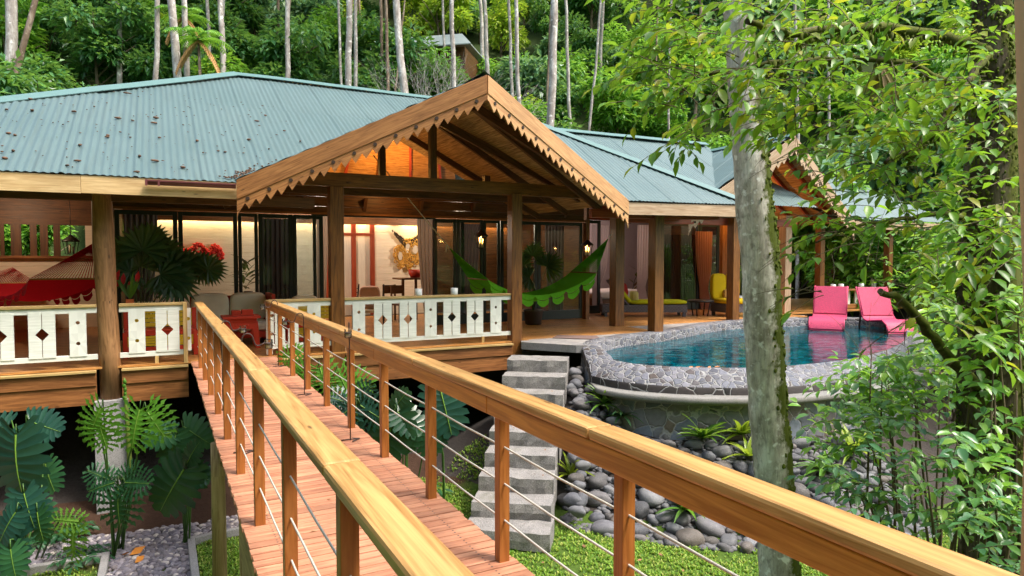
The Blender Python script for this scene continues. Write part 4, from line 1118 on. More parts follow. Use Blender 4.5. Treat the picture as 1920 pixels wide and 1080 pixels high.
for u in (.035, UL_-.004):
    for z in (.23, .43, .63):
        m = MB(); pts = []; v = -.05; k = 0
        while v > END:
            pts.append((u, v, z-.006*(k % 2))); v -= SP/2; k += 1
        m.tube(pts, .0055, 6); obj('cable', m, CAB, br)
# round poles that carry it, each with a cross board
for (pv_, uu) in ((at_z(419, 860, -.3), UL_-.08),):
    vv = uvof(pv_)[1]
for vv in (uvof(at_z(425, 835, -.3))[1], -10.4):
    for uu in (UL_-.03, .02):
        m = MB(); p = H(uu, vv); m.tube([(uu, vv, gz1(p.x, p.y)-.3), (uu, vv, -.6), (uu, vv, -.26)], [.075, .068, .066], 12); obj('support_pole', m, W['log'], br)
    m = MB(); m.bar((UL_-.02, vv-.09, -.36), (.02, vv-.09, -.36), .045, .2); obj('cross_board', m, W['log'], br, .003)
vq = uvof(at_z(468, 985, -.3))[1]
m = MB(); m.bar((UL_-.02, vq, -.26), (UL_-.02, vq, -2.4), .06, .09); obj('support_board', m, W['log'], br, .003)
m = MB(); m.prism([Vector((UL_-.06, vq-.1, -.2)), Vector((UL_-.06, vq-.95, -.2)), Vector((UL_-.06, vq-.95, -.95)), Vector((UL_-.06, vq-.25, -.62))], (.02, 0, 0)); obj('brace_board', m, W['log'], br)

# ------------------------------------------------------------------ candle jars on bent iron hooks
def hook(px, py, htop, side, label, first=[None], gx=0):
    p = at_z(px, py, 0.003); h = htop
    t = thing('candle_hook', label, 'candle holder', p, ANG, 'candle jars on iron hooks along the footbridge')
    m = MB(); s = .075; b = [(0, -s, .006), (s*1.1, 0, .006), (0, s, .006), (-s*1.1, 0, .006), (0, -s, .006)]
    m.tube(b, .0055, 6); m.tube([(-s*1.1, 0, .006), (0, 0, .008), (s*1.1, 0, .006)], .005, 6); obj('base', m, RUST, t)
    m = MB(); c = side
    arc = [(0, 0, 0), (0, 0, h-.06)]+[(c*(.045-.045*math.cos(a)), 0, h-.06+.05*math.sin(a)) for a in [math.pi*k/6 for k in range(1, 7)]] + [(c*(.09+.008*k), 0, h-.06-.03*k*.8) for k in (1, 2)] + [(c*(.125+.02*k), 0, h-.118+.008*k*k*.35) for k in range(0, 4)]
    m.tube(arc, .0055, 7); obj('rod', m, RUST, t)
    j = MB(); J = (c*.215, 0, h-.15); j.lathe([(.026, 0), (.032, .006), (.034, .03), (.03, .045), (.034, .055), (.032, .075), (.034, .08)], J, 14); obj('jar', j, JAR, t)
    k = MB(); k.lathe([(.022, .006), (.022, .04)], J, 10); obj('candle', k, WHITEC, t)
    k = MB(); k.lathe([(.037, .046), (.037, .052)], J, 14); obj('ring', k, RUST, t)
hook(522, 687, 1.02, -1, 'candle hook by the porch end, first along the right rail')
hook(571, 740, 1.00, -1, 'candle hook standing before the second right rail post')
hook(657, 825, 1.08, -.05, 'tall candle hook standing nearest on the right side, seen end on')
hook(457, 848, 1.02, 1, 'candle hook with its jar facing the red stool, nearest on the left side')
hook(418, 770, .98, 1, 'candle hook half hidden behind the left rail, before the sofa')
m = MB(); m.tube([at_z(582, 776, .012), at_z(590, 781, .03), at_z(596, 790, .012), at_z(597, 797, .004)], .006, 6); tag(obj('cable_end', m, plain('dark_cable', (.05, .045, .06), .5)), 'short dark curled cable end on the bridge deck', 'cable')

# ------------------------------------------------------------------ hammocks
def hammock(name, label, A, B, bA, bB, hw, sag, mat, mat2, fringe, ropes=True, barmat=None, perp=None):
    """A, B hanging points; bA, bB spreader bar centres; all in world space"""
    A, B, bA, bB = map(Vector, (A, B, bA, bB)); t = thing(name, label, 'hammock', bA)
    ax = (bB-bA); ax.z = 0; ax.normalize(); s = perp or Vector((-ax.y, ax.x, 0)); o = bA
    N, Mn = 24, 10; P = []
    def pt(i, q):
        f = i/N; c = bA+(bB-bA)*f; d = 4*f*(1-f)
        return c+s*(hw*q*(1-.12*d)) + Vector((0, 0, -sag*d*(1-.28*q*q))) - o
    m = MB(); P = [[pt(i, 2*k/Mn-1) for k in range(Mn+1)] for i in range(N+1)]; m.grid(P); obj('net', m, mat, t)
    # crochet band and scalloped fringe along both long edges
    for q in (-1, 1):
        f = MB(); nsc = 7
        for k in range(nsc):
            n = 8
            for z in range(n):
                fa, fb = (k+z/n)/nsc, (k+(z+1)/n)/nsc
                da, db = math.sin(math.pi*z/n)**.6, math.sin(math.pi*(z+1)/n)**.6
                pa, pb = pt(fa*N, q), pt(fb*N, q)
                w_ = s*q*.03
                for (h0, h1) in ((.0, .45), (.5, 1.0)):
                    qa0 = pa+w_*h0-Vector((0, 0, fringe*(.25+.75*da)*h0)); qa1 = pa+w_*h1-Vector((0, 0, fringe*(.25+.75*da)*h1))
                    qb0 = pb+w_*h0-Vector((0, 0, fringe*(.25+.75*db)*h0)); qb1 = pb+w_*h1-Vector((0, 0, fringe*(.25+.75*db)*h1))
                    if not (h0 == .5 and z in (0, n-1)): f.add([qa0, qb0, qb1, qa1], [(0, 1, 2, 3)])
        obj('fringe', f, mat2, t)
    for b, a in ((bA, A), (bB, B)):
        m = MB(); m.tube([b-s*hw-o, b+s*hw-o], .017, 8); obj('spreader_bar', m, barmat, t)
        m = MB(); kn = a+(b-a)*.12
        for k in range(25):
            q = k/12-1; e = b+s*hw*q; mid = (kn+e)/2-Vector((0, 0, .015)); m.tube([kn-o, mid-o, e-o], .0075, 4, False)
        obj('cords', m, mat, t)
        if ropes:
            m = MB(); m.tube([a-o, kn-o], .012, 6); obj('hanging_rope', m, plain('white_rope', (.58, .55, .48), .8), t)
    return t
def netmat(name, col):
    T = NT(name); o = T.tc('Object'); uv = T.tc('UV')
    ch = T.n('ShaderNodeTexChecker', {'Vector': uv, 'Scale': 9.0}).outputs[1]
    n = T.noise(o, 30, 3); T.set(Base_Color=hsv(T, T.mix(n, tuple(x*.6 for x in col), tuple(min(1, x*1.3) for x in col)), T.math('ADD', T.math('MULTIPLY', ch, .18), .85)), Roughness=.85, Specular_IOR_Level=.2)
    tr = T.n('ShaderNodeBsdfTranslucent', {0: col}); ms = T.n('ShaderNodeMixShader', {0: .35, 1: T.b.outputs[0], 2: tr.outputs[0]}); T.t.links.new(ms.outputs[0], T.out.inputs[0]); return T.m
GN, GN2 = netmat('green_net', (.085, .40, .016)), netmat('bright_green_fringe', (.15, .55, .025))
BARW = plain('spreader_wood', (.22, .11, .05), .6)
gk = at_y(838, 459, 14.6)
hammock('green_hammock', 'bright green net hammock with scalloped fringe slung between porch posts', at_y(836, 457, 14.6), at_y(1146, 440, 16.35), at_y(896, 523, 15.0), at_y(1093, 511, 16.1), .60, .58, GN, GN2, .27, barmat=BARW)
m = MB(); a, b = at_y(700, 291, 13.9), gk; m.tube([a, (a+b)/2-Vector((0, 0, .02)), b+(b-a).normalized()*.06], .011, 6); m.tube([b, b-Vector((.03, 0, .16))], .014, 6)
tag(obj('hammock_rope', m, plain('white_rope_long', (.62, .6, .54), .8)), 'long white rope running from the gable beam to the green hammock', 'rope')
RN, RN2 = netmat('red_net', (.55, .012, .03)), netmat('crimson_fringe', (.65, .02, .09))
hammock('red_hammock', 'crimson hammock with tan spreader bar hung at the left end of the porch', at_y(-60, 440, 15.5), at_y(184, 446, 13.4), at_y(8, 531, 15.3), at_y(128, 523, 12.6), .62, .42, RN, RN2, .22, barmat=plain('tan_spreader', (.45, .28, .12), .6), perp=Vector((.93, .30, 0)).normalized())

# ------------------------------------------------------------------ porch furniture
def cushion(mb, c, sx, sy, sz, e=.35):
    """rounded pad"""
    n, k = 14, 6; c = Vector(c); P = []
    for i in range(n+1):
        a = -math.pi/2+math.pi*i/n; r = []
        for j in range(4*k+1):
            b = 2*math.pi*j/(4*k); pw = lambda v, q: math.copysign(abs(v)**q, v)
            r.append(c+Vector((sx/2*pw(math.cos(b), e)*pw(math.cos(a), e), sy/2*pw(math.sin(b), e)*pw(math.cos(a), e), sz/2*pw(math.sin(a), e*1.6))))
        P.append(r)
    mb.grid(P)
def rotx(mb, ang, c):
    c = Vector(c); ca, sa = math.cos(ang), math.sin(ang)
    mb.v = [tuple(c+Vector((v[0]-c.x, (v[1]-c.y)*ca-(v[2]-c.z)*sa, (v[1]-c.y)*sa+(v[2]-c.z)*ca))) for v in mb.v]
pu = lambda px, v: at_v(px, 540, v).x
def hl(name, label, cat, u, v, z=0, rz=0, group=None): return thing(name, label, cat, H(u, v, z), ANG+rz, group)
# beige sofa
sv_ = 2.2; sa_, sb_ = pu(357, sv_), pu(503, sv_)
t = hl('sofa', 'porch sofa with two beige back cushions on a red frame', 'sofa', (sa_+sb_)/2, sv_); wd = sb_-sa_
m = MB(); m.box(-wd/2, wd/2, -.42, .42, .12, .24); 
for x in (-wd/2+.05, wd/2-.05):
    for y in (-.38, .38): m.box(x-.04, x+.04, y-.04, y+.04, 0, .14)
m.box(wd/2, wd/2+.07, -.42, .42, 0, .95); m.box(-wd/2, wd/2, .40, .46, .2, .9); obj('frame', m, RED, t, .006)
for k in (-1, 1):
    m = MB(); cushion(m, (k*wd/4, 0, .33), wd/2-.02, .8, .2); obj('seat_cushion', m, CUSH, t)
    m = MB(); cushion(m, (k*wd/4, .30, .68), wd/2-.01, .22, .56); rotx(m, .12, (0, .3, .5)); obj('back_cushion', m, CUSH, t)
# red side table with small box, red and yellow benches
def stool(u, v, label, s=.46, h=.46):
    t = hl('stool', label, 'stool', u, v)
    m = MB(); m.box(-s*.62, s*.62, -s*.5, s*.5, h-.05, h); m.box(-s*.5, s*.5, -s*.4, s*.4, h-.11, h-.052); obj('top', m, RED, t, .006)
    for x in (-1, 1):
        for y in (-1, 1):
            m = MB(); m.prism([Vector((x*s*.42-.06, y*s*.34, h-.11)), Vector((x*s*.42+.06, y*s*.34, h-.11)), Vector((x*s*.52+.045, y*s*.34, 0)), Vector((x*s*.52-.03, y*s*.34, 0))], (0, .03, 0)); obj('leg', m, RED, t)
    m = MB(); m.box(-s*.4, s*.4, -s*.36, -s*.33, h-.24, h-.11); 
    for x in (-.1, .1): m.blob((x, -s*.365, h-.17), .022, .004, .022, 8, 4)
    obj('apron', m, RED, t); return t
stool((pu(450, 1.3)), 1.3, 'red carved stool standing at the head of the footbridge', .52, .60)
m = MB(); q = H(pu(452, 1.3), 1.3, .602); 
t = hl('small_box', 'small red wooden box set on the carved red stool', 'box', pu(452, 1.3), 1.3, .603); m = MB(); m.box(-.17, -.02, -.1, .1, 0, .09); m.box(.0, .19, -.1, .1, 0, .10); obj('body', m, RED, t, .004)
m = MB(); m.box(-.18, .2, -.11, .11, -.0, .02); obj('tray', m, RED, t)
def bench(u, v, wdt, label, rz=0):
    t = hl('bench', label, 'bench', u, v, 0, rz)
    for x in (-wdt/2, wdt/2):
        m = MB()
        for y in (-.25, .22): m.box(x-.035, x+.035, y-.035, y+.035, 0, .78 if y > 0 else .42)
        m.box(x-.03, x+.03, -.25, .22, .36, .42); obj('side_frame', m, RED, t, .004)
    m = MB(); m.box(-wdt/2, wdt/2, -.28, .2, .42, .45); m.box(-wdt/2, wdt/2, -.27, -.24, .10, .17); m.box(-wdt/2, wdt/2, -.27, -.24, .36, .42); obj('seat', m, RED, t, .004)
    for k in range(4):
        m = MB(); m.box(-wdt/2+.03, wdt/2-.03, -.262, -.24, .185+k*.043, .222+k*.043); obj('slat', m, YEL, t)
    for k in range(4):
        m = MB(); m.box(-wdt/2+.03, wdt/2-.03, .2, .222, .47+k*.075, .535+k*.075); obj('slat', m, YEL, t)
    return t
bench(pu(300, 1.0), 1.0, 1.05, 'red bench with yellow slats behind the rail left of the bridge'); bench(pu(585, 1.2), 1.2, .95, 'red bench with yellow slats behind the rail right of the bridge')
# beige armchair back, wicker chair back by the log post
for (px, py, v_, lab) in ((575, 555, 2.4, 'beige cushioned armchair behind the right railing by the doorway curtain'), (266, 548, 1.7, 'round beige cushioned seat by the potted palm')):
    u_ = pu(px, v_); t = hl('armchair', lab, 'chair', u_, v_)
    m = MB(); cushion(m, (0, 0, .36), .62, .6, .2); obj('seat', m, CUSH, t)
    m = MB(); cushion(m, (0, .24, .64), .6, .2, .46, .5); obj('backrest', m, CUSH, t)
    m = MB()
    for x in (-.27, .27):
        for y in (-.24, .24): m.box(x-.03, x+.03, y-.03, y+.03, 0, .28)
    obj('legs', m, W['dark'], t) if False else None
    for x in (-.27, .27):
        for y in (-.24, .24):
            m = MB(); m.box(x-.03, x+.03, y-.03, y+.03, 0, .3); obj('leg', m, W['dark'], t)
# white cups on the right railing
for px, lab in ((784, 'white candle cup on the porch rail, the one nearer the log door curtain'), (851, 'white candle cup on the porch rail, the one nearer the green hammock')):
    m = MB(); m.lathe([(.0, 0), (.062, 0), (.066, .01), (.068, .125), (.060, .125), (.056, .02), (0, .018)], (0, 0, 0), 20, False); o = obj('candle_cup', m, WHITEC); u_ = at_v(px, 540, 0).x
    o.location = H(u_, -.02, .954); tag(o, lab.replace('log door', 'doorway'), 'cup', 'white candle cups on the porch rail')
# dining table, chairs and striped chair inside the doorway
v_ = 5.6; tz = at_v(766, 521, v_).z
t = hl('dining_table', 'dark dining table inside the open doorway', 'table', at_v(772, 521, v_).x, v_)
m = MB(); m.box(-.42, .6, -.4, .4, tz-.04, tz); obj('top', m, W['dark'], t)
for x in (-.36, .0, .54):
    m = MB(); m.box(x-.03, x+.03, -.36, -.3, 0, tz-.04); obj('leg', m, W['dark'], t)
for k, (px, lab) in enumerate(((737, 'dark wooden dining chair at the left of the dining table'), (752, 'dark slatted dining chair pushed under the dining table'))):
    v2_ = 5.2-.3*k; t = hl('dining_chair', lab, 'chair', at_v(px, 530, v2_).x, v2_, 0, .3)
    m = MB(); m.box(-.2, .2, -.2, .2, .43, .47); obj('seat', m, W['dark'], t)
    for x in (-.18, .18):
        for y in (-.18, .18):
            m = MB(); m.box(x-.02, x+.02, y-.02, y+.02, 0, .95 if y > 0 else .44); obj('leg', m, W['dark'], t)
    m = MB(); m.box(-.18, .18, .165, .195, .72, .94); obj('backrest', m, W['dark'], t)
v_ = 4.2; t = hl('lounge_chair', 'black framed chair with pale pink cushion inside the doorway', 'chair', at_v(690, 540, v_).x, v_, 0, -.5)
m = MB(); cushion(m, (.02, .2, .68), .5, .16, .6); rotx(m, .25, (0, .2, .4)); obj('back_cushion', m, fabric('pink_cushion', (.62, .38, .30)), t)
m = MB(); m.box(-.3, .3, -.3, .3, .34, .40); obj('seat', m, W['cream'], t)
m = MB()
for k in range(7): m.bar((-.33, .12+k*.018*1.2, .3+k*.1), (-.33, .34, .3+k*.1), .02, .02)
for x in (-.31, .31): m.bar((x, .1, .3), (x, .36, 1.0), .03, .03); m.bar((x, -.28, 0), (x, -.28, .4), .03, .03); m.bar((x, .28, 0), (x, .25, .4), .03, .03)
obj('frame', m, BLACK, t)
m = MB(); v_ = 5.6; a, b = at_v(767, 520, v_), at_v(790, 505, v_); t = hl('red_basket', 'red openwork basket standing on the dining table', 'basket', (a.x+b.x)/2, v_, tz+.002)
m.lathe([(.12, 0), (.17, .08), (.19, .22), (.175, .22), (.15, .08), (0, .02)], (0, 0, 0), 14); obj('bowl', m, RED, t)
# red feather garland and gold wall sculpture on the inner wall
v_ = VI-.08
pts = [(338, 460), (348, 478), (358, 468), (371, 455), (384, 468), (393, 474), (403, 462), (410, 468), (415, 480)]
t = hl('red_garland', 'red crumpled cloth garland pinned on the cream inner wall', 'wall decoration', at_v(375, 470, v_).x, v_, at_v(375, 470, v_).z)
m = MB(); c0 = at_v(375, 470, v_)
for i in range(260):
    k = rnd.random()*(len(pts)-1); i0 = int(k); f = k-i0; x = pts[i0][0]*(1-f)+pts[i0+1][0]*f; y = pts[i0][1]*(1-f)+pts[i0+1][1]*f
    hgt = 22*max(0, 1-abs(x-371)/22)+8; y += rv(-4, hgt); p = at_v(x+rv(-4, 4), y, v_)-c0
    m.blob((p.x, rv(-.07, 0), p.z), rv(.02, .06), .03, rv(.02, .06), 6, 4, .4)
obj('cloth', m, plain('scarlet_cloth', (.62, .02, .015), .7, .35), t)
t = hl('wall_sculpture', 'gold openwork sculpture with two horn shapes on the inner wall', 'sculpture', at_v(765, 450, v_).x, v_, at_v(765, 450, v_).z)
c0 = at_v(765, 450, v_); m = MB(); m2 = MB()
GOLD = plain('gold_wire', (.62, .33, .06), .45, .4, metal=.2); DGOLD = plain('dark_gold_wire', (.05, .03, .012), .5, .4)
def sp(x, y, d=0): q = at_v(x, y, v_)-c0; return Vector((q.x, -.05-d, q.z))
def loopy(mb, cx, cy, rx, ry, n, r0):
    for i in range(n):
        a = rv(0, 6.28); q = math.sqrt(rnd.random()); x, y = cx+rx*q*math.cos(a), cy+ry*q*math.sin(a); r = rv(.4, 1)*r0
        mb.tube([sp(x+r*math.cos(b), y+r*1.1*math.sin(b), rv(0, .06)) for b in [2*math.pi*k/8 for k in range(9)]], .018, 4, False)
loopy(m, 748, 482, 9, 20, 42, 5); loopy(m, 765, 490, 7, 18, 26, 5); loopy(m, 785, 475, 8, 22, 40, 5); loopy(m, 768, 455, 14, 9, 22, 5)
for x0, y0, x1, y1 in ((731, 428, 762, 458), (795, 432, 770, 455)):
    for i in range(34):
        f = rnd.random()**.7; x, y = x0+(x1-x0)*f, y0+(y1-y0)*f; r = 1.2+5*f
        m2.tube([sp(x+r*.6*math.cos(b)+rv(-1, 1)*r*.5, y+r*math.sin(b)+2, rv(0, .05)) for b in [2*math.pi*k/7 for k in range(8)]], .014, 4, False)
obj('body', m, GOLD, t); obj('horns', m2, DGOLD, t)
SHM = plain('pale_shell', (.6, .5, .38), .5)
for x, y, rx, ry in ((748, 480, 4, 8), (776, 468, 5, 8), (762, 462, 4, 5)):
    m = MB(); m.add([sp(x+rx*math.cos(b), y+ry*math.sin(b), .08) for b in [2*math.pi*k/12 for k in range(12)]], [tuple(range(12))]); obj('shell', m, SHM, t)
# lanterns
def lantern(px, py, v, s, label, lit=True):
    p = at_v(px, py, v); q = H(p.x, p.y, p.z); t = thing('lantern', label, 'lantern', q, ANG)
    m = MB(); m.lathe([(.03, .23), (.05, .20), (.16, .11), (.175, .08), (.165, .08), (.02, .19)], (0, 0, 0), 14); m.lathe([(.012, .22), (.012, .3)], (0, 0, 0), 6)
    m.lathe([(.10, -.20), (.105, -.18), (.09, -.18)], (0, 0, 0), 10); obj('cap', m, BLACK, t)
    m = MB()
    for k in range(6):
        a = k*math.pi/3; m.bar((.15*math.cos(a), .15*math.sin(a), .085), (.10*math.cos(a), .10*math.sin(a), -.19), .012, .012)
    obj('cage', m, BLACK, t)
    m = MB()
    for k in range(3):
        a = k*2.1; m.lathe([(.018, -.17), (.018, -.03+.03*k)], (.04*math.cos(a), .04*math.sin(a), 0), 8)
    obj('candle', m, plain('wax', (.75, .7, .5), .5), t)
    if lit:
        m = MB()
        for k in range(3): a = k*2.1; m.blob((.04*math.cos(a), .04*math.sin(a), 0.0+.03*k), .012, .012, .03, 6, 5)
        obj('flame', m, emit('candle_flame', (1, .42, .08), 14), t); bulb('lantern_light', (0, 0, .03), 2.2, (1, .5, .15), .03, t)
    m = MB(); m.tube([(0, 0, .3), (0, 0, 3.0-p.z)], .006, 5); obj('chain', m, BLACK, t)
lantern(902, 450, 2.2, 1, 'black hanging lantern with lit bulb over the green hammock'); lantern(1101, 466, 2.6, 1, 'black hanging lantern with lit candles at the end of the glass doors')
lantern(133, 460, 5.6, 1, 'unlit black lantern hanging above the red hammock', False)

# ------------------------------------------------------------------ curtains
def curtain(x0, x1, y0, v, label, col, pinch=.0, z0=.03, x2=None, x3=None, trans=.4):
    """hangs from u0..u1 at the top to u2..u3 at the bottom"""
    a, b = at_v(x0, 480, v).x, at_v(x1, 480, v).x; zt = at_v((x0+x1)/2, y0, v).z
    c = at_v(x2 if x2 is not None else x0, 480, v).x; d = at_v(x3 if x3 is not None else x1, 480, v).x
    t = MB(); P = []; n = 60; nf = max(4, (b-a)/.10)
    for i in range(15):
        f = i/14; z = zt+(z0-zt)*f; e = f**1.6; r = []
        for k in range(n+1):
            q = k/n; x = (a+(b-a)*q)*(1-e)+(c+(d-c)*q)*e; pn = 1-pinch*math.exp(-((f-.72)/.14)**2); x = (x-(c if pinch else x))*pn+(c if pinch else x) if pinch else x
            r.append(Vector((x-a, .035*math.sin(q*nf*2*math.pi+.5*math.sin(3*f))*(.7+.3*f), z)))
        P.append(r)
    t.grid(P); T = NT('curtain_cloth'); T.set(Base_Color=T.mix(T.noise(T.tc('Object'), 8, 3), tuple(x*.85 for x in col), col), Roughness=.9, Specular_IOR_Level=.1)
    tr = T.n('ShaderNodeBsdfTranslucent', {0: col}); ms = T.n('ShaderNodeMixShader', {0: trans, 1: T.b.outputs[0], 2: tr.outputs[0]}); T.t.links.new(ms.outputs[0], T.out.inputs[0])
    o = obj('curtain', t, T.m); o.location = H(a, v, 0); o.rotation_euler = (0, 0, ANG); tag(o, label, 'curtain')
curtain(594, 617, 400, VW+.16, 'cream curtain at the left edge of the open doorway', (.55, .44, .36), x2=594, x3=606)
curtain(782, 813, 400, VW+.16, 'grey beige curtain at the right edge of the open doorway', (.36, .29, .25), x2=797, x3=814)
curtain(233, 297, 398, VW+.25, 'grey curtain behind the leftmost glass door by the palm', (.20, .18, .19), x2=233, x3=275)
curtain(860, 902, 420, VW+.25, 'dark grey curtain behind the glass door left of the lantern', (.10, .075, .075), x2=860, x3=885)
curtain(1022, 1058, 418, VW+.25, 'grey curtain behind the last glass door beside the hammock', (.30, .27, .28), x2=1030, x3=1056)
curtain(490, 545, 410, VW+.3, 'dark curtain behind the closed dark sliding door left of the doorway', (.05, .045, .045))
curtain(1109, 1142, 422, 4.55, 'pale mauve sheer curtain behind the second lantern', (.48, .42, .46), x2=1112, x3=1132, pinch=.45)
curtain(1195, 1224, 422, 4.55, 'white sheer curtain hanging behind the green lounger', (.66, .58, .62), x2=1196, x3=1216, pinch=.4)
curtain(1240, 1304, 440, 4.7, 'dark striped curtain behind the bedroom glass door', (.06, .045, .045))
curtain(1304, 1336, 434, 4.4, 'salmon pink tied curtain beside the yellow armchair', (.58, .30, .22), x2=1316, x3=1334, pinch=.35)
curtain(1668, 1692, 440, 4.3, 'white curtain tied back under the far right roof', (.75, .74, .72), x2=1668, x3=1690, pinch=.4)

# ------------------------------------------------------------------ loungers
def wicker(name, col, sc=26.0):
    T = NT(name); o = T.tc('Object'); ch = T.n('ShaderNodeTexChecker', {'Vector': o, 'Scale': sc}).outputs[1]; n = T.noise(o, 40, 2)
    T.set(Base_Color=hsv(T, T.mix(ch, tuple(x*.72 for x in col), col), T.math('ADD', n, .5)), Roughness=.55); T.bump(ch, .5, .006); return T.m
WGREY = wicker('grey_wicker', (.10, .10, .125), 22); WPINK = wicker('pink_wicker', (.56, .038, .125), 62)
p = hv(at_z(1230, 597, 0)); 
t = hl('chaise_lounge', 'grey wicker chaise lounge with lime cushion behind the porch posts', 'lounger', *hv(at_z(1185, 592, 0)).xy, 0, R(-27))
m = MB(); m.box(-.9, 1.5, -.34, .34, .12, .33); obj('base', m, WGREY, t, .01)
for x in (-.8, 1.42):
    for y in (-.3, .3):
        m = MB(); m.box(x-.04, x+.04, y-.04, y+.04, 0, .12); obj('leg', m, WGREY, t)
m = MB(); cushion(m, (.7, 0, .40), 1.66, .64, .13); obj('seat_cushion', m, LIME, t)
m = MB(); m.bar((-.1, 0, .40), (-.62, 0, 1.06), .62, .12); obj('back_cushion', m, LIME, t, .05)
m = MB(); m.bar((-.16, 0, .33), (-.70, 0, 1.02), .66, .04); obj('backrest', m, WGREY, t)
m = MB(); cushion(m, (.05, 0, .56), .2, .46, .3); tq = fabric('striped_pillow', (.45, .42, .16)); obj('pillow', m, tq, t)
t = hl('yellow_armchair', 'grey wicker armchair with yellow cushions by the bedroom door', 'armchair', *hv(at_z(1372, 592, 0)).xy, 0, R(-10))
m = MB(); m.box(-.45, .45, -.4, .4, .12, .36); obj('base', m, WGREY, t, .01)
for x in (-.38, .38):
    for y in (-.34, .34):
        m = MB(); m.box(x-.04, x+.04, y-.04, y+.04, 0, .12); obj('leg', m, WGREY, t)
m = MB(); cushion(m, (0, -.05, .43), .92, .8, .16); obj('seat_cushion', m, YCUSH, t)
for x in (-.24, .24):
    m = MB(); cushion(m, (x, .34, .83), .46, .18, .75); obj('back_cushion', m, YCUSH, t)
m = MB(); cushion(m, (.1, .2, .60), .5, .14, .3); obj('pillow', m, fabric('stripe_pillow', (.55, .30, .10)), t)
t = hl('coffee_table', 'low black round-legged table between chaise and yellow armchair', 'table', *hv(at_z(1313, 592, 0)).xy)
m = MB(); m.lathe([(.36, .40), (.38, .43), (.36, .46)], (0, 0, 0), 18); obj('top', m, BLACK, t)
for k in range(4):
    m = MB(); a = k*1.57+.4; m.tube([(.3*math.cos(a), .3*math.sin(a), .42), (.22*math.cos(a), .22*math.sin(a), 0)], .02, 6); obj('leg', m, BLACK, t)
# bed in the bedroom
bp = hv(at_v(1130, 545, 6.2)); t = hl('bed', 'white bed with dark frame inside the bedroom', 'bed', at_v(1122, 545, 6.0).x, 6.0)
m = MB(); m.box(-.7, 1.5, -.9, .9, .15, .38); obj('frame', m, W['dark'], t); m = MB(); cushion(m, (.4, 0, .5), 2.15, 1.75, .3); obj('mattress', m, plain('white_sheet', (.7, .66, .68), .9), t)
m = MB(); cushion(m, (.3, -.8, .66), .5, .2, .42); rotx(m, -.3, (.3, -.8, .5)); tq = fabric('red_zigzag', (.55, .06, .06)); o = obj('pillow', m, tq, t)
m = MB(); m.tube([(.0, .0, 0), (.02, .01, .5), (.12, 0, .9), (.3, 0, 1.2)], .01, 5)
t = hl('heliconia_plant', 'tall dark leaved plant standing in the bedroom', 'plant', at_v(1185, 500, 6.6).x, 6.6); obj('stem', m, plain('dark_stem', (.03, .03, .02), .6), t)
m = MB()
for k in range(9):
    a = rv(0, 6); z = .35+k*.11; d = Vector((math.cos(a), math.sin(a), .6)).normalized(); b0 = Vector((.03*k, 0, z)); s_ = d.cross(Vector((0, 0, 1))).normalized()*.05
    m.add([b0, b0+d*.15+s_, b0+d*.34, b0+d*.15-s_], [(0, 1, 2, 3)])
obj('foliage', m, leafmat('dark_red_leaf', [(.02, .04, .02), (.12, .015, .02), (.02, .03, .015)]), t)
# two pink loungers standing in the shallow end of the pool
def pink(px0, px1, pyb, label, rz, Y):
    p = at_z((px0+px1)/2, pyb, -.2); t = thing('pool_lounger', label, 'lounger', (p.x, p.y, -.42), rz, 'pink wicker loungers standing in the pool')
    hw_ = .40
    prof = [(-.62, .28), (-.55, .46), (-.35, .56), (.0, .52), (.35, .48), (.52, .52), (.62, .62)]
    m = MB(); P = [[Vector((x, y, z)) for x in (-hw_, hw_)] for y, z in prof]; m.grid(P); P2 = [[Vector((x, y, z-.05)) for x in (hw_, -hw_)] for y, z in prof]; m.grid(P2)
    for x in (-hw_, hw_): m.grid([[Vector((x, y, z)), Vector((x, y, z-.05))] for y, z in prof])
    obj('seat', m, WPINK, t)
    m = MB(); m.bar((0, .58, .58), (0, .93, 1.30), 2*hw_-.02, .045); obj('backrest', m, WPINK, t, .012)
    for x in (-hw_, hw_):
        m = MB(); m.tube([(x, y, z-.02) for y, z in prof]+[(x, .62, .62), (x, .95, 1.31)], .022, 8); obj('side_tube', m, WPINK, t)
    for x in (-hw_+.06, hw_-.06):
        m = MB(); m.tube([(x, -.55, .42), (x, -.5, .1), (x, -.35, -.45)], .025, 8); m.tube([(x, .75, .9), (x, .85, .3), (x, .8, -.45)], .025, 8); obj('leg', m, RUST, t)
pink(1523, 1581, 617, 'pink wicker pool lounger facing straight forward, left of the pair', R(-29), 17); pink(1634, 1704, 622, 'pink wicker pool lounger turned aside, right of the pair', R(0), 17)
# stone counter with white cups under the right roof
cu = hv(at_z(1560, 588, 0)); v_ = 2.05
a, b = at_v(1548, 560, 2.4).x, at_v(1690, 560, 2.4).x; zc = at_v(1620, 541, 2.4).z
t = hl('ledge_railing', 'porch railing with wide timber ledge behind the pink loungers', 'railing', (a+b)/2, 2.4); L_ = b-a
m = MB(); m.box(-L_/2, L_/2, -.16, .16, zc-.05, zc); obj('ledge', m, W['barge'], t, .006)
m = MB(); m.box(-L_/2, L_/2, -.05, .05, .02, .16); obj('bottom_board', m, W['barge'], t, .006)
for k in range(9):
    m = MB(); x = -L_/2+.2+k*(L_-.4)/8; m.box(x-.09, x+.09, -.02, .02, .16, zc-.05); obj('picket', m, W['white'], t)
for k, px in enumerate((1562, 1577, 1615, 1638, 1662, 1678)):
    m = MB(); m.lathe([(0, 0), (.075, 0), (.08, .01), (.082, .17), (.074, .17), (.07, .02), (0, .018)], (0, 0, 0), 16, False); o = obj('candle_cup', m, WHITEC); o.location = H(at_v(px, 538, 2.4).x, 2.4, zc+.001)
    tag(o, 'white candle cup in the row on the timber ledge behind the pink loungers', 'cup', 'white cups on the timber ledge')
